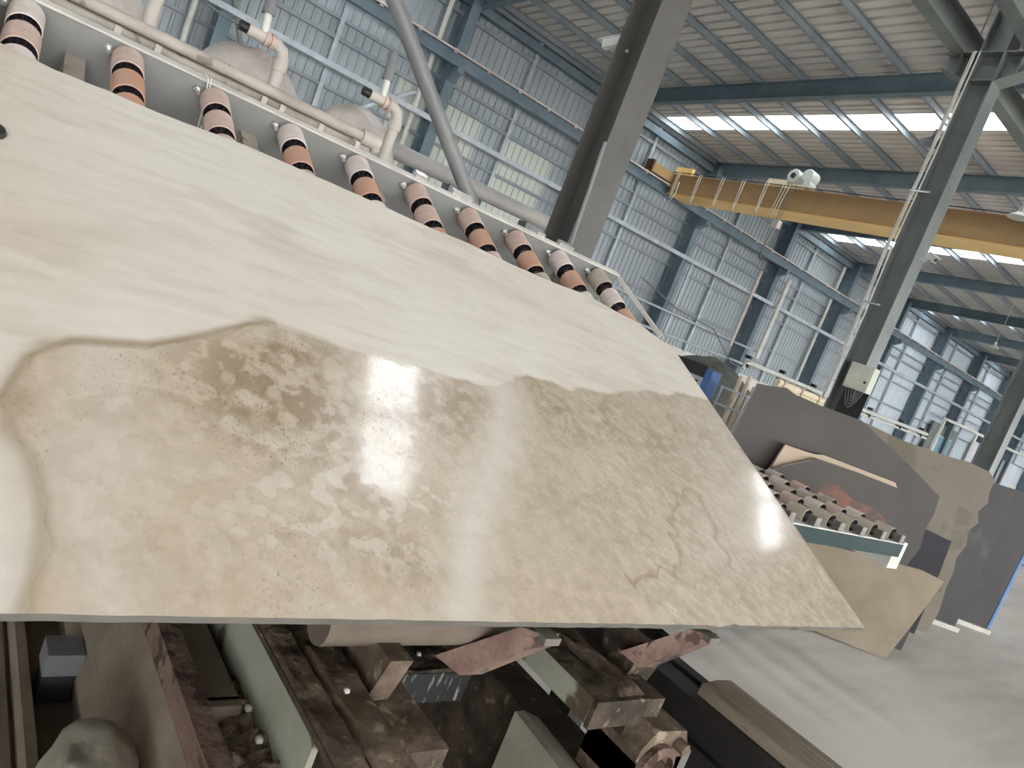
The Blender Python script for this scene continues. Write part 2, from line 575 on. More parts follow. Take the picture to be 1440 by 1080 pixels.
def dist_poly(P, x, y):
    best = 9
    for (x0, y0), (x1, y1) in zip(P, P[1:]):
        dx, dy = x1 - x0, y1 - y0
        k = max(0, min(1, ((x - x0) * dx + (y - y0) * dy) / (dx * dx + dy * dy)))
        best = min(best, math.hypot(x - x0 - k * dx, y - y0 - k * dy))
    return best


def sm(a, b, x):
    k = max(0.0, min(1.0, (x - a) / (b - a)))
    return k * k * (3 - 2 * k)


def fbm(x, y, s, seed=0.0, o=4):
    return noise.fractal(Vector((x * s, y * s, seed)), 1.0, 2.0, o)


def blob(x, y, cx, cy, rx, ry, rot=0.0):
    dx, dy = x - cx, y - cy
    c_, s_ = math.cos(rot), math.sin(rot)
    u_, v_ = (dx * c_ + dy * s_) / rx, (-dx * s_ + dy * c_) / ry
    return math.exp(-(u_ * u_ + v_ * v_))


def stone(y, t_):
    """returns warm, brown, porous, gloss for a point of the slab face"""
    wob = 0.014 * fbm(y, t_, 9, 3.1)
    e = lerp_poly(EDGE, y)
    d = e - t_ + wob                                     # >0 below the dividing line
    if y < 0.30:
        dl = dist_poly(LEFT, y, t_)
        de = dist_poly(EDGE[:6], y, t_)
        xl = 0.152
        if t_ < 1.047:
            for (x0, y0), (x1, y1) in zip(LEFT, LEFT[1:]):
                if y1 <= t_ <= y0:
                    xl = x0 + (x1 - x0) * (t_ - y0) / (y1 - y0)
            if t_ <= 0.60:
                xl = LEFT[-1][0]
        ins = y > xl and t_ < e
        d = (min(dl, de) if ins else -min(dl, de)) + wob
    inside = sm(-0.012, 0.014, d)
    vein = 0.0
    if y < 0.85:
        dl = dist_poly(EDGE[:10], y, t_) + wob * 0.35
        vein = 0.95 * math.exp(-(dl / 0.013) ** 2) * (1 if y < 0.7 else 0.4)
        vein = max(vein, 0.8 * blob(y, t_, 0.212, 1.20, 0.035, 0.022, 0.8), 0.7 * blob(y, t_, 0.175, 1.13, 0.05, 0.018, 1.2), 0.75 * blob(y, t_, 0.665, 1.462, 0.035, 0.014, 0.3))
        dL = dist_poly(LEFT, y, t_) + wob * 0.5
        vein = max(vein, 0.75 * math.exp(-(dL / 0.022) ** 2), 0.65 * blob(y, t_, 0.17, 1.05, 0.045, 0.06), 0.35 * math.exp(-(dL / 0.05) ** 2))
    # faint beds in the pale upper half
    sx = t_ + 0.05 * (y - 1.2) ** 2 + 0.06 * fbm(y, t_, 1.3, 8.0, 3)
    bed = 0.5 + 0.5 * math.sin(sx * 110 + 3 * fbm(y, t_, 2.2, 5.0, 3))
    up_b = 0.06 * bed ** 3 + 0.16 * sm(0.1, 0.6, fbm(y * 0.6, t_ * 3.2, 3.0, 17.0, 5))
    up_b = max(up_b, 0.22 * blob(y, t_, 1.75, 2.08, 0.28, 0.05, -0.15), 0.22 * blob(y, t_, 0.2, 1.55, 0.25, 0.05, 0.5))
    up_b += 0.10 * sm(0.7, 1.0, abs(fbm(y * 0.5, t_ * 2.0, 6.0, 27.0, 4)) * 2.2) 
    up_w = 0.25 * sm(-0.3, 0.3, fbm(y, t_, 1.6, 2.0, 3)) + 0.45 * sm(0.45, 0.0, y) * sm(1.2, 1.6, t_)
    if inside < 0.004:
        return up_w, max(up_b, vein), 0.0, 0.04
    # warm lower half
    cl = 0.7 * fbm(y, t_, 5.0, 1.7, 6) + 0.45 * fbm(y, t_, 21.0, 31.0, 4)
    clouds = 1.0 * blob(y, t_, 0.74, 1.17, 0.17, 0.13, 0.7) + 0.75 * blob(y, t_, 0.74, 1.36, 0.17, 0.07, 0.2)
    clouds += 0.90 * blob(y, t_, 1.20, 1.33, 0.17, 0.11, 0.4) + 0.6 * blob(y, t_, 1.04, 1.22, 0.14, 0.10, 0.6)
    clouds += 0.50 * blob(y, t_, 0.58, 1.20, 0.12, 0.14) + 0.6 * blob(y, t_, 0.80, 0.98, 0.13, 0.09) + 0.5 * blob(y, t_, 1.9, 1.42, 0.35, 0.10, 0.25)
    clouds += 0.40 * blob(y, t_, 1.66, 1.46, 0.10, 0.14) + 0.42 * blob(y, t_, 2.4, 1.5, 0.4, 0.12, 0.3) + 0.30 * blob(y, t_, 0.9, 0.80, 0.3, 0.06)
    clouds += 0.30
    spots = sm(0.04, 0.26, fbm(y, t_, 26, 4.2, 3))
    brown = clouds * (0.40 + 0.60 * sm(-0.35, 0.35, cl)) * (1 - 0.62 * spots)
    brown = max(brown, vein)
    # contour rims of the blotchy zone at the lower middle
    zone = min(1, 1.2 * blob(y, t_, 0.85, 0.92, 0.40, 0.20, 0.2))
    q_ = fbm(y, t_, 19, 9.3, 3)
    brown = max(brown, 0.42 * zone * math.exp(-((q_ - 0.05) / 0.06) ** 2))
    lite = zone * sm(0.10, 0.26, q_)
    # slanting flecks on the right
    zr = sm(1.45, 1.8, y)
    fk = fbm((y - t_) * 0.9, (y + t_) * 2.3, 22, 6.6, 3)
    brown = max(brown, 0.38 * zr * sm(0.0, 0.45, fk) * (0.6 + 0.4 * sm(-0.2, 0.3, cl)))
    lite = max(lite, 0.5 * zr * sm(0.05, 0.4, -fk))
    for P, am in ((ZIG, 0.72), (ZIG2, 0.38)):
        if 1.4 < y < 2.5 and t_ < 1.3:
            dz = dist_poly(P, y + 0.03 * fbm(y, t_, 14, 1.0, 3), t_ + 0.03 * fbm(y, t_, 14, 2.0, 3))
            brown = max(brown, am * math.exp(-(dz / 0.012) ** 2))
    # pale grey stripe running down through the slab
    xs = 1.44 - 0.42 * sm(1.45, 0.65, t_) + 0.05 * fbm(y, t_, 3, 12)
    stripe = math.exp(-((y - xs) / 0.085) ** 2)
    warm = (1 - 0.75 * stripe) * (1 - 0.55 * lite)
    warm *= 1 - math.exp(-((y - 0.30 - 0.1 * fbm(y, t_, 4, 2)) / 0.07) ** 2) * 0.5
    brown *= (1 - 0.8 * stripe) * (1 - 0.5 * lite)
    por = sm(-0.25, 0.25, fbm(y, t_, 4, 21, 4)) * (1 - stripe) * (0.3 + 0.7 * min(1, clouds + 0.4 * zr))
    gl = 0.80 + 0.20 * sm(-0.3, 0.3, cl)
    k = inside
    return up_w + (warm - up_w) * k, max(vein, up_b + (min(1, brown) - up_b) * k), por * k, 0.04 + (gl - 0.04) * k


MT = -1.089
nU, nV = 700, 400
Y0, Y1 = -0.30, 2.91


def yr(v):                                               # right-hand edge as a function of the slope coordinate
    return 2.886 - 0.02 * sm(0.64, 0.9, v) + 0.018 * math.sin((v - 0.64) * 7.5) * 0.6 + 0.02 * sm(1.7, 2.1, v)


verts, faces, cols, uvs = [], [], [], []
for j in range(nV + 1):
    for i in range(nU + 1):
        y = Y0 + (Y1 - Y0) * i / nU
        b0 = 0.645 + 0.002 * noise.noise(Vector((y * 14, 0, 0))) - (0.006 * blob(y, 0, 1.93, 0, 0.03, 1) - 0.005 * blob(y, 0, 2.02, 0, 0.02, 1))
        tt = lerp_poly(OUT_TOP, y) + 0.003 * noise.noise(Vector((y * 18, 4, 0)))
        t_ = b0 + (tt - b0) * j / nV
        yy = min(y, 9)
        if i > nU - 6:
            yy = y + (yr(t_) - Y1) * (i - (nU - 6)) / 6.0
        verts.append(TP(t_, yy, MT))
        cols.append(stone(yy, t_))
        uvs.append((yy, t_))
nt_ = len(verts)
W = nU + 1
for j in range(nV):
    for i in range(nU):
        a = j * W + i
        faces.append((a, a + 1, a + W + 1, a + W))
# rim and underside
rim = [i for i in range(W)] + [j * W + nU for j in range(1, nV + 1)] + [nV * W + i for i in range(nU - 1, -1, -1)] + [j * W for j in range(nV - 1, 0, -1)]
low = []
for r_ in rim:
    low.append(len(verts))
    verts.append(verts[r_] - NV * 0.020 + VY * 0)
    cols.append(cols[r_])
    uvs.append(uvs[r_])
side0 = len(faces)
for k in range(len(rim)):
    k2 = (k + 1) % len(rim)
    faces.append((rim[k2], rim[k], low[k], low[k2]))
faces.append(tuple(low[::-1]))
me = bpy.data.meshes.new('travertine_slab')
me.from_pydata([v[:] for v in verts], [], faces)
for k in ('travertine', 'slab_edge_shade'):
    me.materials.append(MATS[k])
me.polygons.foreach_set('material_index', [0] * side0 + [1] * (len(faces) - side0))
ca = me.color_attributes.new('stone', 'FLOAT_COLOR', 'POINT')
ca.data.foreach_set('color', [x for c_ in cols for x in c_])
uvl = me.uv_layers.new(name='plane')
lv = [0] * len(me.loops)
me.loops.foreach_get('vertex_index', lv)
uvl.data.foreach_set('uv', [x for v_ in lv for x in uvs[v_]])
me.update()
slab = bpy.data.objects.new('travertine_slab', me)
COL.objects.link(slab)
tag(slab, 'big polished cream travertine slab with brown veining lying tilted on the roller table', 'stone slab')

kb = MB()
kb.lathe([(0.0, 0.0), (0.028, 0.0), (0.030, 0.006), (0.026, 0.014), (0.012, 0.018), (0.0, 0.018)], TP(1.876, 0.060, MT), NV, 20)
tag(kb.build('suction_pad', 'black', None, True), 'small black rubber pad on the upper left of the big slab', 'rubber pad')

# ------------------------------------------------------------------ tilting roller table
tbl = thing('tilting_roller_table', 'tilted roller table under the big cream slab, with grey side beam', 'roller table', TP(2.74, 1.2, -1.3))
RT = -1.109                                              # plane of the roller tops
WR = 0.050


def bar(name, t0, t1, y0, y1, m0, m1, mt, parent=tbl):
    c_ = (TP(t0, y0, m0) + TP(t1, y1, m1)) / 2
    return MB().box(c_, (abs(t1 - t0), abs(y1 - y0), abs(m1 - m0)), (TV, VY, NV)).build(name, mt, parent)


# side beam: vertical plate with a pale top flange
bar('side_beam', 2.775, 2.790, -0.6, 2.88, RT - 0.30, RT - 0.004, 'beam_grey')
bar('top_flange', 2.765, 2.800, -0.6, 2.88, RT - 0.004, RT + 0.004, 'bar_white')
bar('bottom_flange', 2.72, 2.800, -0.6, 2.88, RT - 0.308, RT - 0.30, 'beam_grey')
# folded end of the beam at the far side
eb = MB()
eb.prism([(0, 0), (0, -0.022), (0.010, -0.022), (0.010, 0)], TP(2.79, 2.88, RT), TP(2.36, 2.985, RT - 0.03), VY, NV)
eb.build('end_plate', 'bar_white', tbl)
for y in (0.24, 0.83, 1.40, 1.98, 2.55):
    bar('cross_member', 0.98, 2.775, y - 0.03, y + 0.03, RT - 0.19, RT - 0.12, 'dusty_beige')
bar('lower_beam', 0.82, 0.90, 0.75, 2.3, RT - 0.17, RT - 0.10, 'rust_dark')
bar('middle_beam', 1.72, 1.80, -0.5, 2.85, RT - 0.19, RT - 0.12, 'beam_grey')


def wheel_mesh(key, L=0.116, r=WR, ax=TV):
    """sleeve with a recessed spoked hub facing down the slope; origin at the upper end of the wheel"""
    b = MB()
    n = 24
    b.cur = 0
    b.lathe([(r - 0.006, 0.0), (r, 0.004), (r, L - 0.003), (r - 0.0035, L)], (0, 0, 0), -ax, n)
    b.cur = 1
    b.lathe([(r - 0.0035, L), (r - 0.008, L - 0.022), (0.018, L - 0.026), (0.018, L + 0.002), (0.012, L + 0.004), (0.0, L + 0.004)], (0, 0, 0), -ax, n)
    b.lathe([(0.0, 0.0), (r - 0.006, 0.0)], (0, 0, 0), -ax, n)
    t0 = Vector((0, 0, 1)) if abs(ax.z) < 0.9 else VX
    u = (-ax).cross(t0).normalized()
    w = (-ax).cross(u)
    for k in range(10):
        a_ = 2 * math.pi * k / 10
        d_ = u * math.cos(a_) + w * math.sin(a_)
        e_ = -u * math.sin(a_) + w * math.cos(a_)
        b.box(-ax * (L - 0.013) + d_ * (r * 0.5 + 0.006), (r - 0.026, 0.003, 0.018), (d_, e_, -ax))
    return b.mesh('wheel', [key, 'hub_dark'], smooth=True)


WM = {k: wheel_mesh(k) for k in ('wheel_white', 'wheel_tan', 'wheel_orange', 'wheel_dust')}
first = ['wheel_white', 'wheel_tan', 'wheel_tan', 'wheel_white', 'wheel_white', 'wheel_tan', 'wheel_tan', 'wheel_tan', 'wheel_white', 'wheel_dust']
second = ['wheel_tan', 'wheel_orange', 'wheel_tan', 'wheel_orange', 'wheel_orange', 'wheel_tan', 'wheel_orange', 'wheel_orange', 'wheel_orange', 'wheel_white']
RY = [0.085 + 0.293 * k for k in range(10)]
shaft_me = MB().tube([TV * 0.0, TV * -2.02], 0.014, 10).mesh('roller', 'shaft_steel', smooth=True)
for i in range(-1, 10):
    y = RY[0] - 0.293 if i < 0 else RY[i]
    o = inst('roller', shaft_me, tbl)
    o.location = TP(2.772, y, RT - WR) - Vector(tbl.location)
    for k in range(11):
        key = first[i] if k == 0 else (second[i] if k == 1 else ('wheel_tan', 'wheel_orange', 'wheel_white', 'wheel_dust')[(i * 3 + k) % 4])
        w = inst('wheel', WM[key], o)
        w.location = TV * (-0.016 - 0.166 * k)
    # bearing bolt beside each roller, on the beam
    bb_ = MB()
    bb_.lathe([(0.0, 0.0), (0.016, 0.0), (0.016, 0.012), (0.009, 0.012), (0.009, 0.030), (0.0, 0.030)], TP(2.772, y - 0.062, RT - 0.045), -TV, 6)
    bb_.build('bolt', 'bolt_bright', tbl)
for y, s_ in ((1.55, 0.05), (1.78, 0.11), (2.28, 0.05), (2.46, 0.10)):
    MB().box(TP(2.80, y, RT + 0.014), (0.03, s_, 0.02), (TV, VY, NV)).build('bracket', 'bolt_bright', tbl)
# wire loop hung over the beam
wp = [TP(2.80, 0.62, RT + 0.01), TP(2.765, 0.625, RT + 0.012), TP(2.755, 0.64, RT - 0.05), TP(2.745, 0.655, RT - 0.16), TP(2.74, 0.66, RT - 0.185), TP(2.745, 0.67, RT - 0.15), TP(2.757, 0.65, RT - 0.05), TP(2.77, 0.635, RT + 0.014)]
tag(MB().tube(wp, 0.003, 6).build('wire_loop', 'cable_white'), 'loop of pale wire hung over the grey side beam of the tilted table', 'wire')
# plate closing the left end
bar('corner_plate', 2.30, 2.80, -0.02, 0.0, RT - 0.20, RT + 0.01, 'bar_white')

# ------------------------------------------------------------------ interior steel columns
def column(x, y, mt, d=0.34, fw=0.30, label=''):
    t_ = thing('steel_column', label, 'column', (x, y, 0))
    MB().hsec((x, y, 0.02), (x, y, roof_z(x) - 0.66), VX, VY, d, fw, 0.018, 0.012).build('column_shaft', mt, t_)
    MB().bb(x - 0.26, x + 0.26, y - 0.22, y + 0.22, 0, 0.02).build('base_plate', mt, t_)
    return t_


def corbels(t_, x, y, mt):
    for s_ in (-1, 1):
        b = MB()
        b.prism([(0.17, 6.62), (0.60, 6.80), (0.60, 7.0), (0.17, 7.0)], (x, y - 0.006, 0), (x, y + 0.006, 0), VX * s_, VZ)
        b.bb(x + s_ * 0.17, x + s_ * 0.62, y - 0.14, y + 0.14, 7.0, 7.016)
        b.prism([(0.17, 6.62), (0.62, 6.80), (0.62, 6.785), (0.17, 6.605)], (x, y - 0.13, 0), (x, y + 0.13, 0), VX * s_, VZ)
        b.bb(x + s_ * 0.40, x + s_ * 0.412, y - 0.13, y + 0.13, 6.72, 7.0)
        b.build('crane_corbel', mt, t_)
    MB().bb(x - 0.17, x + 0.17, y - 0.15, y + 0.15, 7.0, 7.016).build('stiffener', mt, t_)
    MB().bb(x - 0.17, x + 0.17, y - 0.15, y + 0.15, 6.605, 6.62).build('stiffener', mt, t_)


c1 = column(-5.19, 4.3, 'steel_column_dusty', 0.36, 0.32, 'dusty grey steel column just behind the roller table')
corbels(c1, -5.19, 4.3, 'steel_column_dusty')
MB().tube([(-4.93, 4.12, 1.95), (-4.97, 4.12, 2.62), (-4.985, 4.10, 3.1)], 0.018, 8).build('conduit', 'tube_grey', c1)
c2 = column(-5.385, 10.3, 'steel_column', 0.34, 0.30, 'grey-green steel column carrying a cream switch box and camera')
corbels(c2, -5.385, 10.3, 'steel_column')
for dx, dy, r in ((-0.235, -0.16, 0.016), (-0.20, -0.18, 0.012), (-0.15, -0.165, 0.010)):
    x, y = -5.385 + dx, 10.3 + dy
    MB().tube([(x, y, 1.9), (x, y, 3.2), (x - 0.03, y, 4.2), (x, y, 5.5), (x, y, 7.0)], r, 8).build('conduit', 'white_pipe', c2, True)
for z in (3.35, 5.0):
    MB().bb(-5.66, -5.36, 10.10, 10.12, z - 0.012, z + 0.012).build('pipe_strap', 'bolt_bright', c2)
for k in (2, 3, 4):
    cc = column(-5.385, 4.3 + 6 * k, 'steel_column', 0.34, 0.30, '%s steel column of the row beyond the switch-box column' % ('', '', 'first', 'second', 'third')[k])
    corbels(cc, -5.385, 4.3 + 6 * k, 'steel_column')

# switch box with dangling cables
sb = thing('switch_box', 'cream metal switch box fixed to the grey-green column', 'switch box', (-5.16, 10.06, 2.1))
MB().bb(-5.33, -4.99, 9.98, 10.14, 2.13, 2.49).build('box_body', 'box_cream', sb)
MB().bb(-5.315, -5.005, 9.968, 9.98, 2.145, 2.475).build('box_door', 'box_cream', sb)
MB().lathe([(0, 0), (0.018, 0), (0.018, 0.015), (0, 0.015)], (-5.04, 9.968, 2.26), -VY, 10).build('lock_knob', 'black', sb)
for k in range(4):
    x0, x1, sag = -5.30 + 0.05 * k, -5.04 - 0.03 * k, 0.26 - 0.045 * k
    pts = [(x0 + (x1 - x0) * i / 10, 10.05 - 0.01 * k, 2.13 - sag * math.sin(math.pi * i / 10)) for i in range(11)]
    MB().tube(pts, 0.006, 6).build('cable', 'cable_grey', sb, True)
MB().bb(-5.36, -5.0, 10.13, 10.145, 1.62, 2.13).build('back_plate', 'black', sb)


def cctv(name, p, d, label):
    p, d = Vector(p), Vector(d).normalized()
    t_ = thing(name, label, 'camera', p)
    s_ = d.cross(VZ).normalized()
    u_ = s_.cross(d)
    MB().box(p, (0.17, 0.07, 0.075), (d, s_, u_)).build('camera_body', 'lamp_white', t_)
    MB().box(p + u_ * 0.045 + d * 0.02, (0.21, 0.085, 0.008), (d, s_, u_)).build('sun_shield', 'white_paint', t_)
    MB().lathe([(0, 0), (0.028, 0), (0.028, 0.012), (0, 0.012)], p + d * 0.085, d, 12).build('lens', 'black', t_)
    MB().tube([p - d * 0.06 - u_ * 0.03, p - d * 0.09 - u_ * 0.09, p - d * 0.17 - u_ * 0.10], 0.014, 8).build('mount_arm', 'lamp_white', t_)
    return t_


cctv('security_camera', (-4.95, 10.08, 4.12), (0.75, -0.35, -0.35), 'white security camera on the right of the grey-green column')
MB_cam1 = cctv('security_camera', (-5.52, 4.2, 4.03), (-0.85, -0.25, -0.25), 'small white security camera on the left of the dusty column')

# diagonal brace tube in the column row
br = thing('brace_tube', 'thick grey diagonal tube rising behind the roller table', 'brace', (-5.2, 4.1, 1.0))
MB().tube([(-5.2, 4.05, 1.43), (-5.2, -1.2, 6.12)], 0.06, 16).build('tube', 'tube_grey', br, True)
MB().box((-5.2, 4.10, 1.38), (0.02, 0.22, 0.22)).build('gusset_plate', 'steel_column_dusty', br)

# ------------------------------------------------------------------ crane runway beams
def runway(x, side, label, brackets):
    t_ = thing('crane_runway_beam', label, 'crane rail', (x, 0, 7.0))
    MB().hsec((x, YF + 0.5, 7.2), (x, 86, 7.2), VZ, VX, 0.36, 0.20).build('runway_girder', 'steel_blue' if brackets else 'steel_column', t_)
    MB().bb(x - 0.035, x + 0.035, YF + 0.5, 86, 7.38, 7.43).build('rail', 'shaft_steel', t_)
    if brackets:
        for y in FR:
            MB().prism([(0, 6.62), (0.42, 6.86), (0.42, 7.01), (0, 7.01)], (XW + 0.72, y - 0.30, 0), (XW + 0.72, y - 0.10, 0), VX, VZ).build('wall_bracket', 'steel_blue', t_)
    return t_


rw = runway(-19.55, 1, 'crane runway beam and rail along the blue corrugated side wall', True)
for k in range(60):
    y = 5.0 + 1.2 * k
    MB().bb(-19.42, -19.38, y - 0.05, y + 0.05, 7.30, 7.42).build('rail_clip', 'pinkish_pipe', rw)
MB().tube([(-19.36, YF + 1, 7.36), (-19.36, 86, 7.36)], 0.028, 8).build('conductor_bar', 'pinkish_pipe', rw)
runway(-5.385 - 0.48, -1, 'crane runway beam on the left corbels of the interior columns', False)
runway(-5.385 + 0.48, 1, 'crane runway beam on the right corbels of the interior columns', False)

# ------------------------------------------------------------------ yellow overhead crane
cr = thing('overhead_crane', 'yellow overhead travelling crane spanning the hall', 'crane', (-12.5, 20.1, 7.4))
X0, X1 = -19.35, -5.75
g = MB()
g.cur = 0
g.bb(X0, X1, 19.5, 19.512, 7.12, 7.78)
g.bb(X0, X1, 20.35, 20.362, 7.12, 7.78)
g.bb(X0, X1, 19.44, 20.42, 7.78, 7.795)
g.build('girder_web', 'crane_web_shaded', cr)
MB().bb(X0, X1, 19.42, 20.44, 7.055, 7.075).build('bottom_flange', 'crane_yellow_lit', cr)
MB().bb(X0, X1, 19.46, 19.50, 7.11, 7.125).build('web_rib', 'crane_web_shaded', cr)
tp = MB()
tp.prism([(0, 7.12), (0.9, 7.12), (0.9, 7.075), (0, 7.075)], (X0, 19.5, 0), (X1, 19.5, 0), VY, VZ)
tp.build('girder_box', 'crane_yellow_lit', cr)
for x in (-19.55, -5.87):
    b = MB()
    b.bb(x - 0.16, x + 0.16, 18.4, 21.4, 7.47, 7.80)
    b.build('end_carriage', 'crane_web_shaded', cr)
    for y in (18.55, 21.25):
        MB().lathe([(0, -0.05), (0.15, -0.05), (0.15, 0.05), (0, 0.05)], (x, y, 7.56), VX, 18).build('carriage_wheel', 'crane_dark', cr)
    MB().bb(x - 0.17, x + 0.17, 18.32, 18.40, 7.40, 7.86).build('buffer', 'crane_dark', cr)
MB().bb(-19.35, -18.6, 19.46, 19.6, 7.795, 8.05).build('control_box', 'crane_yellow_lit', cr)
MB().tube([(X0, 19.40, 7.84), (X1, 19.40, 7.84)], 0.016, 8).build('festoon_rail', 'black', cr)
ty = 19.9
tro = MB()
tro.bb(-15.5, -14.1, 19.55, 20.3, 7.83, 7.98)
tro.build('trolley_frame', 'cream_paint', cr)
MB().bb(-15.45, -14.75, 19.52, 19.9, 7.84, 8.05).build('trolley_box', 'cream_paint', cr)
MB().lathe([(0, 0), (0.20, 0), (0.22, 0.03), (0.22, 0.42), (0.19, 0.46), (0, 0.46)], (-14.62, 19.52, 8.22), VY, 20).build('hoist_drum', 'motor_white', cr, True)
MB().lathe([(0, 0), (0.09, 0), (0.09, 0.02), (0, 0.02)], (-14.62, 19.50, 8.22), VY, 14).build('drum_cap', 'black', cr)
MB().lathe([(0, 0), (0.18, 0), (0.20, 0.03), (0.20, 0.40), (0, 0.42)], (-14.14, 19.52, 8.28), VY, 18).build('hoist_motor', 'motor_white', cr, True)
MB().lathe([(0, 0), (0.13, 0), (0.13, 0.36), (0, 0.36)], (-14.05, 19.50, 8.00), VY, 16).build('gearbox', 'motor_white', cr, True)
for dx in (-0.08, 0.08):
    MB().tube([(-14.35 + dx, 19.4, 7.9), (-14.42 + dx * 0.6, 19.4, 6.7)], 0.010, 6).build('hoist_rope', 'cable_grey', cr)
hk = MB()
hk.bb(-14.52, -14.30, 19.30, 19.50, 6.50, 6.74)
hk.build('hook_block', 'pinkish_pipe', cr)
ch = [(-14.42, 19.4, 6.5), (-14.50, 19.4, 6.1), (-14.52, 19.4, 5.7), (-14.50, 19.4, 5.5), (-14.42, 19.4, 5.45), (-14.36, 19.4, 5.52)]
MB().tube(ch, 0.03, 8).build('hook', 'shaft_steel', cr, True)
for k, x in enumerate((-19.1, -18.1, -17.1, -16.25, -15.35)):
    pts = [(x + 0.10 * i / 8, 19.36, 7.84 - (0.95 + 0.08 * (k % 2)) * math.sin(math.pi * i / 8) ** 0.5) for i in range(9)]
    MB().tube(pts, 0.016, 6).build('festoon_cable', 'cable_white', cr, True)
for k in range(3):
    pts = [(-14.7 + 0.12 * k, 19.36, 7.84), (-14.72 + 0.1 * k, 19.34, 7.3), (-14.8 + 0.14 * k, 19.34, 6.85)]
    MB().tube(pts, 0.012, 6).build('festoon_cable', 'cable_white', cr, True)
pd = [(-18.9, 19.1, 7.4), (-18.95, 19.0, 6.9), (-18.7, 19.0, 6.75), (-18.5, 19.0, 7.1)]
MB().tube([(-18.45, 18.9, 7.35), (-18.42, 18.9, 6.95), (-18.55, 18.9, 6.62), (-18.75, 18.9, 6.60), (-18.82, 18.9, 6.72)], 0.02, 8).build('pendant_cable', 'cable_white', cr, True)

# ------------------------------------------------------------------ high-bay lamps
for p, ztop, mt, lab in (((-7.5, 13.5, 7.05), 9.95, 'lamp_grey', 'grey bell lamp hanging beside the grey-green column under the skylight'),
                         ((-7.75, 18.75, 7.55), 9.95, 'lamp_white', 'white bell lamp hanging above the yellow crane girder'),
                         ((-14.35, 38.2, 7.55), 9.6, 'lamp_white', 'far white bell lamp hanging between distant rafters')):
    t_ = thing('bell_lamp', lab, 'lamp', p)
    MB().tube([(p[0], p[1], p[2] + 0.2), (p[0], p[1], roof_z(p[0]) - 0.004)], 0.014, 6).build('lamp_stem', mt, t_)
    MB().lathe([(0.05, 0.24), (0.07, 0.12), (0.24, 0.0), (0.235, -0.01), (0.06, 0.11), (0.0, 0.11)], p, VZ, 18).build('lamp_shade', mt, t_, True)
    MB().lathe([(0.0, 0.26), (0.055, 0.26), (0.055, 0.14), (0, 0.14)], p, VZ, 12).build('lamp_socket', mt, t_)

# ------------------------------------------------------------------ pipes and posts along the wall
XP = XW + 0.55                                          # service pipes run clear of the wall columns
PIPES = [
    ('downpipe', [(XW + 0.25, 9.58, 2.2), (XW + 0.25, 9.58, 8.8)], 0.075, 'white_pipe', 'pale downpipe on the wall behind the diagonal tube'),
    ('downpipe', [(XW + 0.25, 3.5, 2.2), (XW + 0.25, 3.5, 8.8)], 0.075, 'white_pipe', 'pale downpipe on the wall behind the dusty machine, near the upper left'),
    ('downpipe', [(XW + 0.25, 33.55, 2.2), (XW + 0.25, 33.55, 8.8)], 0.075, 'white_pipe', 'white downpipe on the wall just left of the switch-box column'),
    ('downpipe', [(XW + 0.25, 46.7, 2.2), (XW + 0.25, 46.7, 8.8)], 0.075, 'white_pipe', 'white downpipe on the far wall right of the switch-box column'),
    ('downpipe', [(XW + 0.25, 63.0, 2.2), (XW + 0.25, 63.0, 8.8)], 0.09, 'white_pipe', 'white downpipe on the wall at the right border of the picture'),
    ('hanging_post', [(XW + 1.0, 26.5, 3.05), (XW + 1.0, 26.5, 6.4)], 0.07, 'pinkish_pipe', 'pale pink post on the wall under the crane hook, left of the greenish post'),
    ('hanging_post', [(XW + 1.03, 28.55, 3.0), (XW + 1.03, 28.55, 6.7)], 0.10, 'white_pipe', 'thick greenish-white post in front of the wall under the crane hook'),
    ('wall_tie', [(XW + 0.80, 22.5, 2.2), (XW + 0.80, 22.5, 5.4)], 0.06, 'galv', 'thin galvanised post beside the end of the big slab'),
    ('long_pipe', [(XP + 0.3, -4, 3.28), (XP + 0.3, 29, 3.28)], 0.05, 'galv', 'upper galvanised pipe running along the wall above the roller table end'),
    ('long_pipe', [(XP + 0.3, 12, 2.3), (XP + 0.3, 22, 2.42), (XP + 0.3, 28.05, 2.56)], 0.055, 'galv', 'lower galvanised pipe running along the wall to a white elbow'),
    ('wall_brace', [(XP + 0.2, 5.75, 3.0), (XP + 0.2, 9.2, 5.9)], 0.07, 'galv', 'pale diagonal rod on the wall above the dusty covers'),
    ('wall_brace', [(XP + 0.2, 5.2, 3.6), (XP + 0.2, 3.6, 6.9)], 0.06, 'steel_column', 'grey rod leaning the other way on the wall near the upper left'),
]
for nm, pts, r, mt, lab in PIPES:
    tag(MB().tube(pts, r, 10).build(nm, mt, None, True), lab, 'pipe' if 'pipe' in nm else ('brace' if 'brace' in nm else 'post'))
tube_g = MB().bb(XW + 0.72, XW + 0.92, YF + 1, 86, 5.36, 5.50).build('wall_tie_beam', 'galv')
tag(tube_g, 'pale horizontal tie beam along the side wall below the crane rail', 'beam')
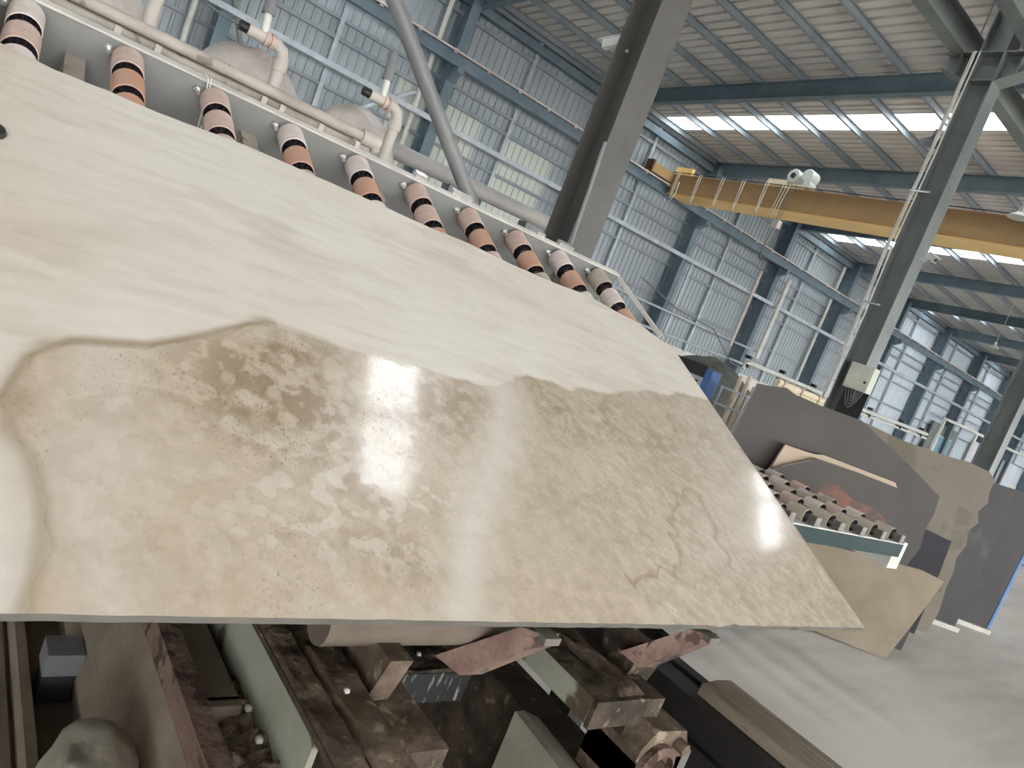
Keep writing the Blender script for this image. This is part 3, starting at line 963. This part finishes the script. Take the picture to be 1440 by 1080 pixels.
# white service pipe with clamps on the plinth
wp_ = thing('service_pipe', 'white service pipe with black clamps along the foot of the wall', 'pipe', (XP + 0.3, 28, 2.6))
MB().tube([(XP + 0.3, 28.2, 2.35), (XP + 0.3, 28.3, 2.62), (XP + 0.3, 28.6, 2.72), (XP + 0.3, 36, 2.74), (XP + 0.3, 48.5, 3.0)], 0.10, 10).build('pipe_run', 'white_pipe', wp_, True)
MB().tube([(XP + 0.35, 38, 2.55), (XP + 0.35, 48.5, 2.75)], 0.07, 8).build('pipe_run', 'white_pipe', wp_, True)
for y in (28.3, 31.2, 34.2, 40.5, 44.5, 47.5):
    z = 2.74 if y < 36 else 2.74 + 0.26 * (y - 36) / 12.5
    MB().bb(XP + 0.18, XP + 0.44, y - 0.09, y + 0.09, z - 0.28, z - 0.12).build('pipe_clamp', 'black', wp_)
    MB().bb(XP + 0.18, XP + 0.44, y - 0.09, y + 0.09, z + 0.12, z + 0.26).build('pipe_clamp', 'black', wp_)
# slack cable that sags along the wall to the pipe's end
MB().tube([(XW + 1.0, 20.0, 4.0), (XW + 1.0, 22.5, 3.5), (XW + 1.0, 25.0, 3.40), (XW + 1.0, 26.0, 2.9), (XW + 1.0, 27.0, 2.4), (XP + 0.35, 28.2, 2.36)], 0.03, 6).build('slack_cable', 'cable_grey', wp_, True)

# white pipe gateway with a blue window at the far wall
gw = thing('pipe_gateway', 'white tube frame around doors at the foot of the far wall', 'frame', (XP + 0.5, 50, 0))
xg = XP + 0.7
MB().tube([(xg, 49.0, 2.2), (xg, 49.0, 4.3), (xg, 52.0, 4.35), (xg, 66.5, 4.42)], 0.10, 8).build('tube_frame', 'white_pipe', gw, True)
for y in (54.6, 56.6):
    MB().tube([(xg, y, 0.0), (xg, y, 4.36)], 0.09, 8).build('upright', 'white_pipe', gw)
w1 = MB().bb(XW + 0.30, XW + 0.42, 49.8, 54.0, 0.3, 4.0).build('door_1', 'steel_column')
w1['kind'] = 'structure'
wd = MB().bb(XW + 0.42, XW + 0.50, 50.7, 53.3, 1.6, 3.3).build('window_1', 'white_paint')
wd['kind'] = 'structure'
MB().bb(XW + 0.50, XW + 0.52, 50.8, 53.2, 2.1, 3.25).build('pane', 'pane_blue', wd)
MB().bb(XW + 0.50, XW + 0.52, 50.8, 53.2, 1.65, 2.02).build('pane', 'pane_blue', wd)
d2 = MB().bb(XW + 0.30, XW + 0.46, 57.2, 62.2, 0.1, 3.95).build('door_2', 'white_paint')
d2['kind'] = 'structure'
d3 = MB().bb(XW + 0.30, XW + 0.46, 64.0, 67.0, 0.1, 3.6).build('door_3', 'white_paint')
d3['kind'] = 'structure'

# ------------------------------------------------------------------ dusty machine behind the table
dm = thing('polishing_machine', 'dust-covered machine bed with feed pipe behind the roller table', 'machine', (-3.6, 0.6, 0.0))
MB().bb(-4.9, -3.24, -1.2, 2.05, 0.25, 1.86).build('machine_bed', 'dusty_beige', dm)
MB().bb(-4.75, -3.35, -1.0, 1.9, 0.0, 0.25).build('plinth_base', 'dusty_beige', dm)
MB().bb(-3.42, -3.16, -1.2, 1.58, 1.86, 1.915).build('ledge', 'dusty_beige', dm)
MB().tube([(-3.3, -1.1, 2.03), (-3.3, 1.40, 2.03), (-3.3, 1.44, 2.02), (-3.3, 1.455, 1.99)], 0.024, 12).build('feed_pipe', 'dusty_beige', dm, True)
MB().tube([(-3.38, -1.1, 2.00), (-3.38, 1.36, 2.00)], 0.03, 10).build('feed_pipe', 'dusty_beige', dm, True)
MB().lathe([(0, 0), (0.034, 0), (0.036, 0.02), (0.034, 0.09), (0, 0.10)], (-3.3, 1.37, 2.03), VY, 14).build('pipe_cap', 'dusty_pvc', dm, True)
for y in (0.36, 0.50, 0.92, 1.0, 1.18, 1.36):
    MB().box((-3.3, y, 1.955), (0.03, 0.022, 0.09)).build('pipe_saddle', 'dusty_pvc', dm)


def dome(cx, cy, cz, rx, ry, rz, seed, label):
    b = MB()
    n, k_ = 28, 10
    vv, fs = [], []
    for j in range(k_ + 1):
        a_ = (math.pi / 2) * j / k_
        for i in range(n):
            p = 2 * math.pi * i / n
            w_ = 1 + 0.06 * noise.noise(Vector((math.cos(p) * 2, math.sin(p) * 2 + seed, j * 0.35))) + 0.02 * math.sin(p * 9 + seed) * math.cos(a_)
            vv.append((cx + rx * math.cos(a_) * math.cos(p) * w_, cy + ry * math.cos(a_) * math.sin(p) * w_, cz + rz * math.sin(a_) ** 0.8 * w_))
    for j in range(k_):
        for i in range(n):
            fs.append((j * n + i, j * n + (i + 1) % n, (j + 1) * n + (i + 1) % n, (j + 1) * n + i))
    b.add(vv, fs)
    return tag(b.build('dust_cover', 'dust_plastic', None, True), label, 'dust cover')


dome(-4.30, 0.36, 1.862, 0.34, 0.31, 0.46, 1.0, 'leftmost grey plastic dust cover behind the feed pipe')
dome(-4.30, 1.09, 1.862, 0.34, 0.33, 0.46, 5.0, 'middle grey plastic dust cover behind the feed pipe')
dome(-4.30, 1.73, 1.862, 0.34, 0.29, 0.44, 9.0, 'rightmost grey plastic dust cover behind the feed pipe end')



def riser(y, ztop, label, full=True, sensor=True):
    x = -3.9
    t_ = thing('pvc_riser', label, 'pipe', (x, y, 1.86))
    r = 0.031
    pts = [(x, y, 1.87), (x, y, ztop - 0.05), (x, y - 0.012, ztop - 0.015), (x, y - 0.04, ztop), (x, y - 0.075, ztop + 0.002)]
    MB().tube(pts, r, 14).build('riser_pipe', 'dusty_pvc', t_, True)
    MB().lathe([(0.030, 0), (0.038, 0), (0.038, 0.05), (0.030, 0.05)], (x, y, ztop - 0.11), VZ, 14).build('coupling', 'dusty_pvc', t_, True)
    for k in range(2):
        MB().lathe([(0.030, 0), (0.037, 0), (0.037, 0.018), (0.030, 0.018)], (x, y - 0.06 - 0.03 * k, ztop + 0.002), -VY, 14).build('ring', 'wheel_tan', t_, True)
    MB().tube([(x, y - 0.07, ztop + 0.002), (x, y - 0.19, ztop + 0.004)], 0.029, 14).build('tee_pipe', 'dusty_pvc', t_, True)
    MB().tube([(x, y - 0.185, ztop + 0.004), (x, y - 0.23, ztop + 0.004)], 0.024, 12).build('plug', 'black', t_, True)
    MB().tube([(x, y - 0.115, ztop + 0.02), (x, y - 0.125, ztop + 0.12)], 0.019, 12).build('clear_tube', 'white_pipe', t_, True)
    MB().lathe([(0.02, 0), (0.032, 0.0), (0.032, 0.02), (0.027, 0.03), (0.027, 0.13), (0.018, 0.15), (0.0, 0.155)], (x, y - 0.125, ztop + 0.11), Vector((0, -0.08, 1)), 14).build('pressure_sensor', 'sensor_grey', t_, True)
    return t_


riser(0.53, 2.52, 'pale vertical pipe cut by the top edge, above the leftmost rollers')
rz2 = riser(1.11, 2.32, 'pale elbowed riser pipe with grey sensor, standing before the middle dust cover')
MB().tube([(-4.6, 0.62, 2.60), (-4.3, 0.72, 2.42), (-4.1, 0.85, 2.36), (-3.92, 0.89, 2.325)], 0.007, 6).build('sensor_cable', 'cable_grey', rz2, True)
riser(1.775, 2.32, 'pale elbowed riser pipe with grey sensor, standing near the end of the feed pipe')
tag(MB().tube([(-3.9, 1.90, 1.905), (-3.9, 1.95, 1.99), (-3.9, 2.03, 2.01), (-3.9, 2.10, 1.95), (-3.9, 2.13, 1.70), (-3.9, 2.13, 0.0)], 0.045, 12).build('hose_elbow', 'dusty_pvc', None, True), 'thick dusty elbow pipe right of the last riser', 'pipe')
# horizontal dust duct further back
dd = thing('duct', 'long grey round duct behind the diagonal tube', 'duct', (-7.0, 4.4, 0))
MB().tube([(-7.0, 2.6, 2.52), (-7.0, 5.45, 2.55)], 0.085, 16).build('duct_pipe', 'duct_grey', dd, True)
MB().tube([(-7.05, 2.6, 2.30), (-7.05, 5.2, 2.33)], 0.06, 12).build('duct_pipe', 'steel_column', dd, True)
for y in (2.9, 4.0, 5.1):
    MB().bb(-7.10, -6.94, y - 0.04, y + 0.04, 0, 2.46).build('duct_post', 'steel_column', dd)
tc_ = thing('motor_cluster', 'teal motor with cables under the side beam of the table', 'motor', (-3.6, 2.0, 0))
MB().lathe([(0, 0), (0.09, 0), (0.10, 0.02), (0.10, 0.26), (0.07, 0.30), (0, 0.30)], (-3.55, 2.25, 1.55), VY, 16).build('motor_body', 'teal_paint', tc_, True)
for k in range(6):
    MB().lathe([(0.10, 0), (0.112, 0), (0.112, 0.012), (0.10, 0.012)], (-3.55, 2.29 + 0.035 * k, 1.55), VY, 16).build('cooling_fin', 'teal_paint', tc_)
MB().bb(-3.75, -3.35, 2.15, 2.65, 0, 1.45).build('motor_stand', 'steel_column_dusty', tc_)
for k in range(3):
    MB().tube([(-3.45 + 0.05 * k, 1.95, 1.5), (-3.4 + 0.05 * k, 1.8, 1.62), (-3.35, 1.65 - 0.04 * k, 1.52), (-3.4, 1.6, 1.3)], 0.010, 6).build('cable', 'cable_grey', tc_, True)

# ------------------------------------------------------------------ second (flat) roller conveyor
rc = thing('roller_conveyor', 'flat roller conveyor with teal side rail beyond the big slab', 'roller table', (-2.6, 4.4, 0))
ZC = 1.04
MB().bb(-2.05, -2.03, 3.1, 5.43, 0.905, 1.00).build('side_rail', 'teal_paint', rc)
MB().bb(-2.13, -2.025, 3.1, 5.43, 1.00, 1.008).build('rail_flange', 'bar_white', rc)
MB().bb(-3.27, -3.25, 3.1, 5.43, 0.905, 1.00).build('side_rail', 'teal_paint', rc)
MB().bb(-3.27, -2.03, 5.43, 5.45, 0.905, 1.02).build('end_rail', 'bar_white', rc)
MB().bb(-2.36, -2.08, 5.45, 5.62, 0.80, 1.0).build('end_block', 'bar_white', rc)
MB().bb(-2.30, -2.16, 5.62, 5.70, 0.84, 0.94).build('end_block', 'dusty_pvc', rc)
for x in (-2.62, -3.20):
    for y in (3.3, 4.95):
        MB().bb(x - 0.04, x + 0.04, y - 0.04, y + 0.04, 0, 0.905).build('leg', 'teal_paint', rc)
for y in (3.2, 4.3, 5.36):
    MB().bb(-3.25, -2.05, y - 0.03, y + 0.03, 0.91, 0.95).build('cross_member', 'steel_column', rc)
WX = {k: wheel_mesh(k, 0.125, 0.05, -VX) for k in ('wheel_white', 'wheel_tan', 'wheel_dust')}
sh2 = MB()
sh2.tube([(0, 0, 0), (-1.20, 0, 0)], 0.022, 10)
sh2m = sh2.mesh('roller', 'shaft_steel', smooth=True)
nut_m = MB().box((0.005, 0, 0), (0.05, 0.058, 0.058)).mesh('shaft_end', 'shaft_steel')
for k in range(-3, 5):
    o = inst('roller', sh2m, rc, Vector((-2.035, 4.13 + 0.293 * k, ZC)) - Vector(rc.location))
    inst('shaft_end', nut_m, o)
    for j in range(5):
        key = ('wheel_dust', 'wheel_tan', 'wheel_dust', 'wheel_white')[(k * 2 + j * 3) % 4]
        inst('wheel', WX[key], o, (-0.165 - 0.225 * j, 0, 0))

# ------------------------------------------------------------------ stone slabs standing on the floor
EV = Vector((0.56, 0.83, 0)).normalized()
NN = Vector((EV.y, -EV.x, 0))


def stand_slab(base, pts, lean, mt, label, th=0.03, edge='slab_edge', name='stone_slab', parts=()):
    base = Vector(base)
    b = MB()
    n = len(pts)
    f_ = [base + EV * s_ + VZ * z - NN * (lean * z) for s_, z in pts]
    bk = [p - NN * th for p in f_]
    b.cur = 0
    b.add(f_ + bk, [tuple(range(n)), tuple(range(2 * n - 1, n - 1, -1))])
    b.cur = 1
    b.add(f_ + bk, [(i, n + i, n + (i + 1) % n, (i + 1) % n) for i in range(n)])
    o = b.build(name, [mt, edge])
    return tag(o, label, 'stone slab')


stand_slab((-2.664, 7.467, 0), [(-2.06, 0), (0, 0), (0.0, 0.3), (-0.02, 0.62), (0.03, 0.80), (0.0, 1.0), (0.02, 1.15), (0.0, 1.32), (-0.42, 1.50), (-0.99, 1.71), (-1.4, 1.70), (-1.66, 1.71), (-1.76, 1.735), (-1.9, 1.70), (-2.02, 1.68), (-2.05, 1.2)], 0.03,
           'slab_dark', 'largest dark grey slab with a cut corner standing behind the roller conveyor')
stand_slab((-2.55, 7.35, 0), [(-1.70, 0), (-0.45, 0), (-0.46, 1.26), (-0.5, 1.30), (-0.9, 1.30), (-1.22, 1.30), (-1.29, 1.28), (-1.41, 1.27), (-1.59, 1.265), (-1.66, 0.9)], 0.06,
           'slab_tan', 'tan slab edging out behind the grey red-stained slab', edge='slab_tan')
gs = stand_slab((-2.50, 7.30, 0), [(-1.72, 0), (-0.55, 0), (-0.50, 0.6), (-0.42, 0.91), (-0.38, 1.09), (-0.41, 1.20), (-0.49, 1.265), (-0.9, 1.265), (-1.29, 1.25), (-1.54, 1.09), (-1.68, 0.98)], 0.06,
                'slab_dark', 'grey slab with a red stain leaning just behind the conveyor rollers')
rs = MB()
fb = Vector((-2.50, 7.30, 0)) + NN * 0.003
rs.add([fb + EV * s_ + VZ * z - NN * (0.06 * z) for s_, z in [(-1.12, 1.08), (-1.0, 1.10), (-0.85, 1.03), (-0.6, 1.02), (-0.47, 0.95), (-0.49, 0.7), (-1.2, 0.7), (-1.2, 0.95)]], [tuple(range(8))])
rs.build('red_stain', 'red_stain', gs)
stand_slab((-2.7, 8.0, 0), [(-1.25, 0), (0.27, 0), (0.31, 0.24), (0.28, 0.5), (0.29, 0.65), (0.26, 0.80), (0.30, 0.95), (0.27, 1.1), (0.33, 1.2), (0.28, 1.3), (0.34, 1.42), (0.31, 1.52), (0.32, 1.64), (0.23, 1.705), (0.0, 1.72), (-0.21, 1.70), (-0.72, 1.68), (-1.12, 1.71), (-1.25, 1.7)], 0.06,
           'slab_khaki', 'khaki slab with a ragged right edge behind the dark cut-corner slab', edge='slab_khaki')
stand_slab((-2.62, 7.75, 0), [(-0.20, 0), (0.16, 0), (0.15, 0.62), (0.13, 0.96), (-0.14, 0.98), (-0.20, 0.98)], 0.04,
           'slab_navy', 'small dark navy slab offcut standing before the khaki slab')
stand_slab((-2.61, 9.12, 0.05), [(-1.0, 0), (0, 0), (0.03, 0.45), (0.05, 0.88), (0.06, 1.3), (0.03, 1.56), (-0.35, 1.58), (-1.0, 1.58)], 0.06,
           'slab_darker', 'dark slab on a pale skid, between the khaki and the blue-edged slabs')
d5 = stand_slab((-2.57, 10.0, 0.05), [(-1.1, 0), (0, 0), (0.06, 0.9), (0.08, 1.6), (-0.16, 1.60), (-0.64, 1.57), (-1.1, 1.57)], 0.06,
                'slab_darker', 'dark slab with a bright blue right edge at the right border', edge='blue_paint', th=0.06)
b = MB()
pb = Vector((-2.57, 10.0, 0.05))
b.prism([(0.0, 0), (0.035, 0), (0.095, 0.9), (0.115, 1.6), (0.08, 1.6), (0.06, 0.9)], pb + NN * 0.004, pb - NN * 0.10, EV, (VZ - NN * 0.06))
b.build('edge_guard', 'blue_paint', d5)
for nm, base in (('pale timber skid under the dark slab next to the khaki one', (-2.61, 9.12)), ('pale timber skid under the blue-edged dark slab', (-2.57, 10.0))):
    p = Vector((base[0], base[1], 0.025)) - EV * 0.5 - NN * 0.01
    tag(MB().box(p, (1.05, 0.12, 0.05), (EV, NN, VZ)).build('timber_skid', 'slab_edge'), nm, 'skid')
stand_slab((-2.171, 6.426, 0), [(0, 0), (0.20, 0.30), (0.45, 0.70), (0.24, 0.72), (-0.30, 0.68), (-0.7, 0.64), (-1.15, 0.58), (-1.22, 0.05), (-0.6, 0.02)], 0.5,
           'slab_brown', 'glossy brown slab offcut leaning low beneath the conveyor end', edge='slab_brown')
tag(MB().box(Vector((-2.55, 6.62, 0.22)), (0.9, 0.05, 0.44), (EV, NN, VZ)).build('prop_board', 'black_steel'), 'dark board propping up the glossy brown offcut', 'board')

# ------------------------------------------------------------------ clutter beyond
cb = thing('control_cabinet', 'white louvred cabinet with dark lid and blue side beyond the big slab corner', 'cabinet', (-7.0, 9.2, 0))
MB().bb(-7.7, -6.72, 8.9, 9.2, 0, 1.52).build('cabinet_body', 'white_paint', cb)
MB().bb(-7.8, -6.70, 8.85, 9.22, 1.52, 1.70).build('cabinet_lid', 'black', cb)
for k in range(5):
    MB().bb(-7.55 + 0.17 * k, -7.50 + 0.17 * k, 8.885, 8.90, 1.22, 1.46).build('louvre', 'black', cb)
MB().bb(-6.70, -6.58, 8.84, 9.06, 0, 1.66).build('side_panel', 'blue_paint', cb)
rk = thing('stake_rack', 'metal rack holding pale wooden stakes left of the dark cut-corner slab', 'rack', (-6.1, 9.0, 0))
for x, y in ((-6.42, 8.9), (-5.98, 8.9), (-6.42, 9.3), (-5.98, 9.3)):
    MB().tube([(x, y, 0), (x + 0.04, y, 1.52)], 0.018, 8).build('rack_post', 'galv', rk)
for z in (0.5, 0.95, 1.25, 1.5):
    MB().tube([(-6.42, 8.9, z), (-5.96, 8.9, z), (-5.96, 9.3, z), (-6.42, 9.3, z), (-6.42, 8.9, z)], 0.014, 6).build('rack_rail', 'galv', rk)
STK = 'wooden stakes in the metal rack'
for k, (x, y, zt, dx) in enumerate(((-6.22, 9.0, 1.74, 0.02), (-6.17, 9.12, 1.78, 0.05), (-6.08, 9.0, 1.68, 0.06), (-5.99, 9.05, 1.66, 0.02), (-6.30, 9.15, 1.45, 0.0))):
    st = MB().box((x, y, zt / 2), (0.042, 0.042, zt), (VX, VY, VZ)).build('wooden_stake', 'stick_wood')
    st.rotation_euler = (0, 0, 0)
    tag(st, 'pale wooden stake in the metal rack, ' + ('left of the tallest one', 'the tallest one', 'just right of the tallest one', 'the rightmost one', 'the short leftmost one')[k], 'stake', STK)
wt = thing('water_tank_wall', 'low grey masonry wall topped by cream pipes behind the dark slab', 'low wall', (-9.2, 15.3, 0))
MB().bb(-9.5, -9.2, 14.65, 17.6, 0, 1.78).build('masonry', 'plinth', wt)
for k in range(2):
    MB().tube([(-9.26, 14.7, 1.86 + 0.13 * k), (-9.26, 17.5, 1.86 + 0.13 * k)], 0.075, 10).build('cream_pipe', 'cream_paint', wt, True)
for y in (14.9, 15.7, 16.5, 17.2):
    MB().bb(-9.36, -9.17, y - 0.03, y + 0.03, 1.78, 2.09).build('pipe_strap', 'slab_tan', wt)
bmound = dome(-9.9, 13.2, 0.0, 1.35, 1.25, 1.95, 3.0, 'dark heap of covered scrap behind the stake rack')
bmound.name = 'scrap_heap'
bmound['category'] = 'heap'
bmound.data.materials[0] = MATS['mound_dark']

# ------------------------------------------------------------------ rusty machine base below the slab edge
mb_ = thing('rusty_machine_base', 'rusty dirt-caked steel base frame under the lower edge of the big slab', 'machine frame', (-1.5, 1.0, 0))


def zb(x0, x1, y0, y1, z0, z1, nm, mt):
    return MB().bb(x0, x1, y0, y1, z0 + H, z1 + H).build(nm, mt, mb_)


# green-painted I-beam running across, dirt on the top flange
MB().hsec((-2.9, 0.79, -0.95 + H), (-0.90, 0.79, -0.95 + H), VZ, VY, 0.20, 0.16, 0.014, 0.05).build('cross_beam', 'rust_dark', mb_)
zb(-2.9, -1.02, 0.716, 0.730, -1.035, -0.866, 'web_plate', 'pale_green')


def dirt_strip(x0, x1, y0, y1, z, amp, nm, mt, seed):
    """lumpy layer of dirt lying on a beam"""
    b = MB()
    nx, ny = 46, 10
    vv, fs = [], []
    for j in range(ny + 1):
        for i in range(nx + 1):
            x, y = x0 + (x1 - x0) * i / nx, y0 + (y1 - y0) * j / ny
            ed = min(i, nx - i, j, ny - j)
            hgt = 0 if ed == 0 else amp * (0.7 + 1.1 * fbm(x, y, 16, seed, 4))
            vv.append((x, y, z + H + max(0, hgt)))
    for j in range(ny):
        for i in range(nx):
            a = j * (nx + 1) + i
            fs.append((a, a + 1, a + nx + 2, a + nx + 1))
    b.add(vv, fs)
    return b.build(nm, mt, mb_, True)


dirt_strip(-2.3, -0.905, 0.712, 0.775, -0.849, 0.010, 'dirt_layer', 'rust', 1.0)
dirt_strip(-2.3, -0.905, 0.780, 0.868, -0.849, 0.014, 'dirt_layer', 'rust', 4.0)
zb(-2.9, -1.0, 0.885, 1.02, -1.02, -0.90, 'channel', 'rust_dark')
dirt_strip(-2.3, -1.0, 0.885, 1.02, -0.899, 0.012, 'dirt_layer', 'rust', 7.0)
# second beam to the right with the bearing at its end
zb(-2.9, -1.06, 1.50, 1.70, -0.93, -0.86, 'cross_beam', 'pale_green')
zb(-1.06, -1.045, 1.495, 1.705, -0.935, -0.858, 'end_cap', 'rust_dark')
dirt_strip(-2.3, -1.06, 1.502, 1.60, -0.859, 0.010, 'dirt_layer', 'rust_dark', 11.0)
dirt_strip(-2.3, -1.06, 1.61, 1.698, -0.859, 0.012, 'dirt_layer', 'rust', 13.0)
zb(-2.9, -1.08, 1.70, 1.83, -1.0, -0.89, 'channel', 'rust_dark')
# transverse members
dc = zb(-1.78, -1.50, 1.03, 1.50, -1.18, -1.085, 'transverse_channel', 'drip_steel')
dirt_strip(-1.78, -1.502, 1.03, 1.49, -1.084, 0.012, 'dirt_layer', 'rust_dark', 15.0)
MB().tube([(-1.22, 0.76, -0.745 + H), (-1.22, 1.32, -0.745 + H)], 0.052, 14).build('support_tube', 'dirt_plate', mb_, True)
# gusset under the tube
b = MB()
b.prism([(-0.10, 0.0), (0.10, 0.0), (0.05, -0.17), (0.0, -0.22), (-0.06, -0.16)], (-1.21, 0.885, -0.77 + H), (-1.21, 0.94, -0.77 + H), VX, VZ)
b.build('gusset', 'rust', mb_)
b = MB()
b.prism([(-0.10, 0.0), (0.08, 0.0), (0.04, -0.16), (-0.06, -0.18)], (-1.24, 1.78, -0.76 + H), (-1.24, 1.90, -0.76 + H), VX, VZ)
b.build('gusset', 'rust_dark', mb_)
# stop brackets holding the slab edge
for y in (1.21, 1.86):
    b = MB()
    b.prism([(-0.13, -0.135), (0.03, 0.0), (0.075, 0.0), (0.075, -0.03), (-0.06, -0.16)], (-1.13, y - 0.03, -0.69 + H), (-1.13, y + 0.035, -0.69 + H), Vector((0.6, 0.8, 0)).normalized(), VZ)
    b.build('stop_bracket', 'rust_pink', mb_)
    MB().box((-1.085, y + 0.055, -0.697 + H), (0.05, 0.05, 0.018)).build('stop_pad', 'slab_edge_shade', mb_)
# bearing block
bh = MB()
bh.bb(-1.20, -1.02, 1.72, 1.93, -1.17 + H, -1.04 + H)
bh.prism([(-0.105, -0.13), (0.105, -0.13), (0.105, 0.0), (0.075, 0.045), (-0.06, 0.055), (-0.105, 0.0)], (-1.20, 1.825, -1.0 + H), (-1.02, 1.825, -1.0 + H), VY, VZ)
bh.build('bearing_block', 'rust', mb_)
MB().lathe([(0.0, 0.0), (0.075, 0.0), (0.075, 0.02), (0.055, 0.03), (0.055, 0.01), (0.035, 0.01), (0.035, 0.06), (0.0, 0.065)], (-1.02, 1.80, -1.06 + H), VX, 22).build('bearing_ring', 'rust_pink', mb_, True)
MB().lathe([(0.0, 0.0), (0.018, 0.0), (0.018, 0.035), (0.0, 0.035)], (-1.02, 1.875, -0.99 + H), VX, 6).build('bolt', 'rust', mb_)
zb(-2.6, -1.10, 1.74, 1.90, -1.60, -1.20, 'pedestal', 'rust_dark')
zb(-2.7, -1.25, 0.66, 0.92, -1.60, -1.06, 'pedestal', 'rust_dark')
# left: plates, angle iron and the drip tray
b = MB()
b.prism([(0.585, -0.975), (0.69, -0.975), (0.69, -0.99), (0.585, -0.99)], (-2.6, 0, H), (-1.29, 0, H), VY, VZ)
b.prism([(0.585, -0.975), (0.69, -0.975), (0.70, -1.03), (0.60, -1.06)], (-1.30, 0, H), (-1.27, 0, H), VY, VZ)
b.build('cover_plate', 'dirt_plate', mb_)
b = MB()
b.prism([(0.565, -0.95), (0.61, -0.95), (0.61, -0.962), (0.582, -0.962), (0.582, -1.01), (0.565, -1.01)], (-2.6, 0, H), (-0.95, 0, H), VY, VZ)
b.build('angle_iron', 'rust_pink', mb_)
b = MB()
b.prism([(0.64, -1.02), (0.70, -1.02), (0.70, -1.2), (0.64, -1.2)], (-2.0, 0, H), (-0.95, 0, H), VY, VZ)
b.build('channel', 'rust_dark', mb_)
dirt_strip(-1.40, -0.96, 0.625, 0.745, -1.018, 0.030, 'debris_layer', 'dust_debris', 23.0)
b = MB()
b.prism([(0.57, -1.0), (0.57, -1.01), (0.545, -1.33), (0.535, -1.33)], (-2.9, 0, H), (-1.12, 0, H), VY, VZ)
b.build('sloping_plate', 'dirt_beige', mb_)
MB().tube([(-1.05, 0.565, -1.0 + H), (-1.02, 0.46, -1.35 + H)], 0.018, 8).build('strut', 'dirt_beige', mb_)
zb(-2.95, -0.9, -0.7, 0.72, -1.45, -1.40, 'drip_tray', 'dirt_plate')
for y in (0.425, 0.555):
    zb(-2.9, -1.0, y - 0.012, y + 0.012, -1.40, -1.33, 'tray_lip', 'dirt_beige')
zb(-2.9, -1.0, -0.6, 0.40, -1.40, -1.385, 'tray_sheet', 'dirt_beige')
for x in (-2.8, -1.0):
    zb(x - 0.05, x + 0.05, -0.6, 0.7, -1.60, -1.45, 'tray_foot', 'rust_dark')
for y in (0.62, 1.5):
    zb(-2.9, -2.7, y, y + 0.3, -1.60, -1.05, 'leg', 'rust_dark')
MB().bb(-1.95, -1.86, 0.455, 0.54, -1.31 + H, -1.25 + H).build('limit_switch', 'sensor_grey', mb_)
MB().bb(-1.95, -1.87, 0.46, 0.535, -1.395 + H, -1.31 + H).build('limit_switch', 'black', mb_)


def rock(name, c, size, seed, mt, label, group=None, n=3):
    import bmesh
    bm_ = bmesh.new()
    bmesh.ops.create_icosphere(bm_, subdivisions=n, radius=1)
    for v in bm_.verts:
        k = 1 + 0.22 * noise.noise(v.co * 1.6 + Vector((seed, 0, 0)))
        q = Vector([math.copysign(abs(a) ** 0.7, a) for a in v.co]) * k
        v.co = Vector((q.x * size[0], q.y * size[1], q.z * size[2]))
    me_ = bpy.data.meshes.new(name)
    bm_.to_mesh(me_)
    bm_.free()
    me_.materials.append(MATS[mt])
    me_.polygons.foreach_set('use_smooth', [True] * len(me_.polygons))
    o_ = bpy.data.objects.new(name, me_)
    COL.objects.link(o_)
    o_.location = c
    return tag(o_, label, 'stone', group)


rock('stone_block', (-1.30, 0.450, -1.21 + H), (0.12, 0.080, 0.155), 2.0, 'stone_pale', 'pale rounded stone lump standing in the tray at the bottom left')
stp = MB().prism([(-0.035, -1.60), (0.075, -1.60), (0.075, -1.15), (0.0, -1.12), (-0.035, -1.12)], (-1.36, 1.62, H), (-1.10, 1.60, H), VY, VZ).build('stone_offcut', 'stone_pale')
tag(stp, 'pale upright stone offcut below the rusty bearing block', 'stone')
CH = 'white stone chips on the rusty machine base'
for k, (x, y, z, s_) in enumerate(((-1.26, 0.70, -0.975, 0.010), (-1.16, 0.69, -0.97, 0.010), (-1.31, 0.83, -0.825, 0.008), (-1.40, 0.76, -0.83, 0.007), (-1.50, 0.585, -1.39, 0.011), (-1.66, 0.575, -1.39, 0.010), (-1.85, 0.35, -1.375, 0.022), (-1.10, 0.80, -0.825, 0.008), (-1.55, 1.20, -1.06, 0.010), (-1.56, 1.33, -1.06, 0.009))):
    rock('stone_chip', (x, y, z + H), (s_, s_ * 0.8, s_ * 0.6), k * 3.1, 'slab_edge', 'small white stone chip on the rusty machine base', CH, 1)

# black steel beam stand with a weathered timber on it
bs = thing('steel_beam_stand', 'black steel beam on legs running out from under the slab toward the viewer', 'beam stand', (-1.1, 2.25, 0))
MB().hsec((-1.75, 2.25, -1.07 + H), (-0.55, 2.25, -1.07 + H), VZ, VY, 0.14, 0.13, 0.016, 0.07).build('beam', 'black_steel', bs)
MB().bb(-1.75, -0.6, 2.31, 2.36, -1.02 + H, -0.99 + H).build('beam_lip', 'black_steel', bs)
for x in (-1.08, -1.7):
    MB().bb(x - 0.06, x + 0.06, 2.20, 2.30, 0, -1.14 + H).build('leg', 'black_steel', bs)
tm = MB()
tm.prism([(2.235, -0.998), (2.40, -0.998), (2.405, -0.955), (2.32, -0.95), (2.235, -0.96)], (-1.22, 0, H), (-0.5, 0, H), VY, VZ)
tag(tm.build('timber_plank', 'timber'), 'weathered grey timber lying on the black steel beam', 'timber')
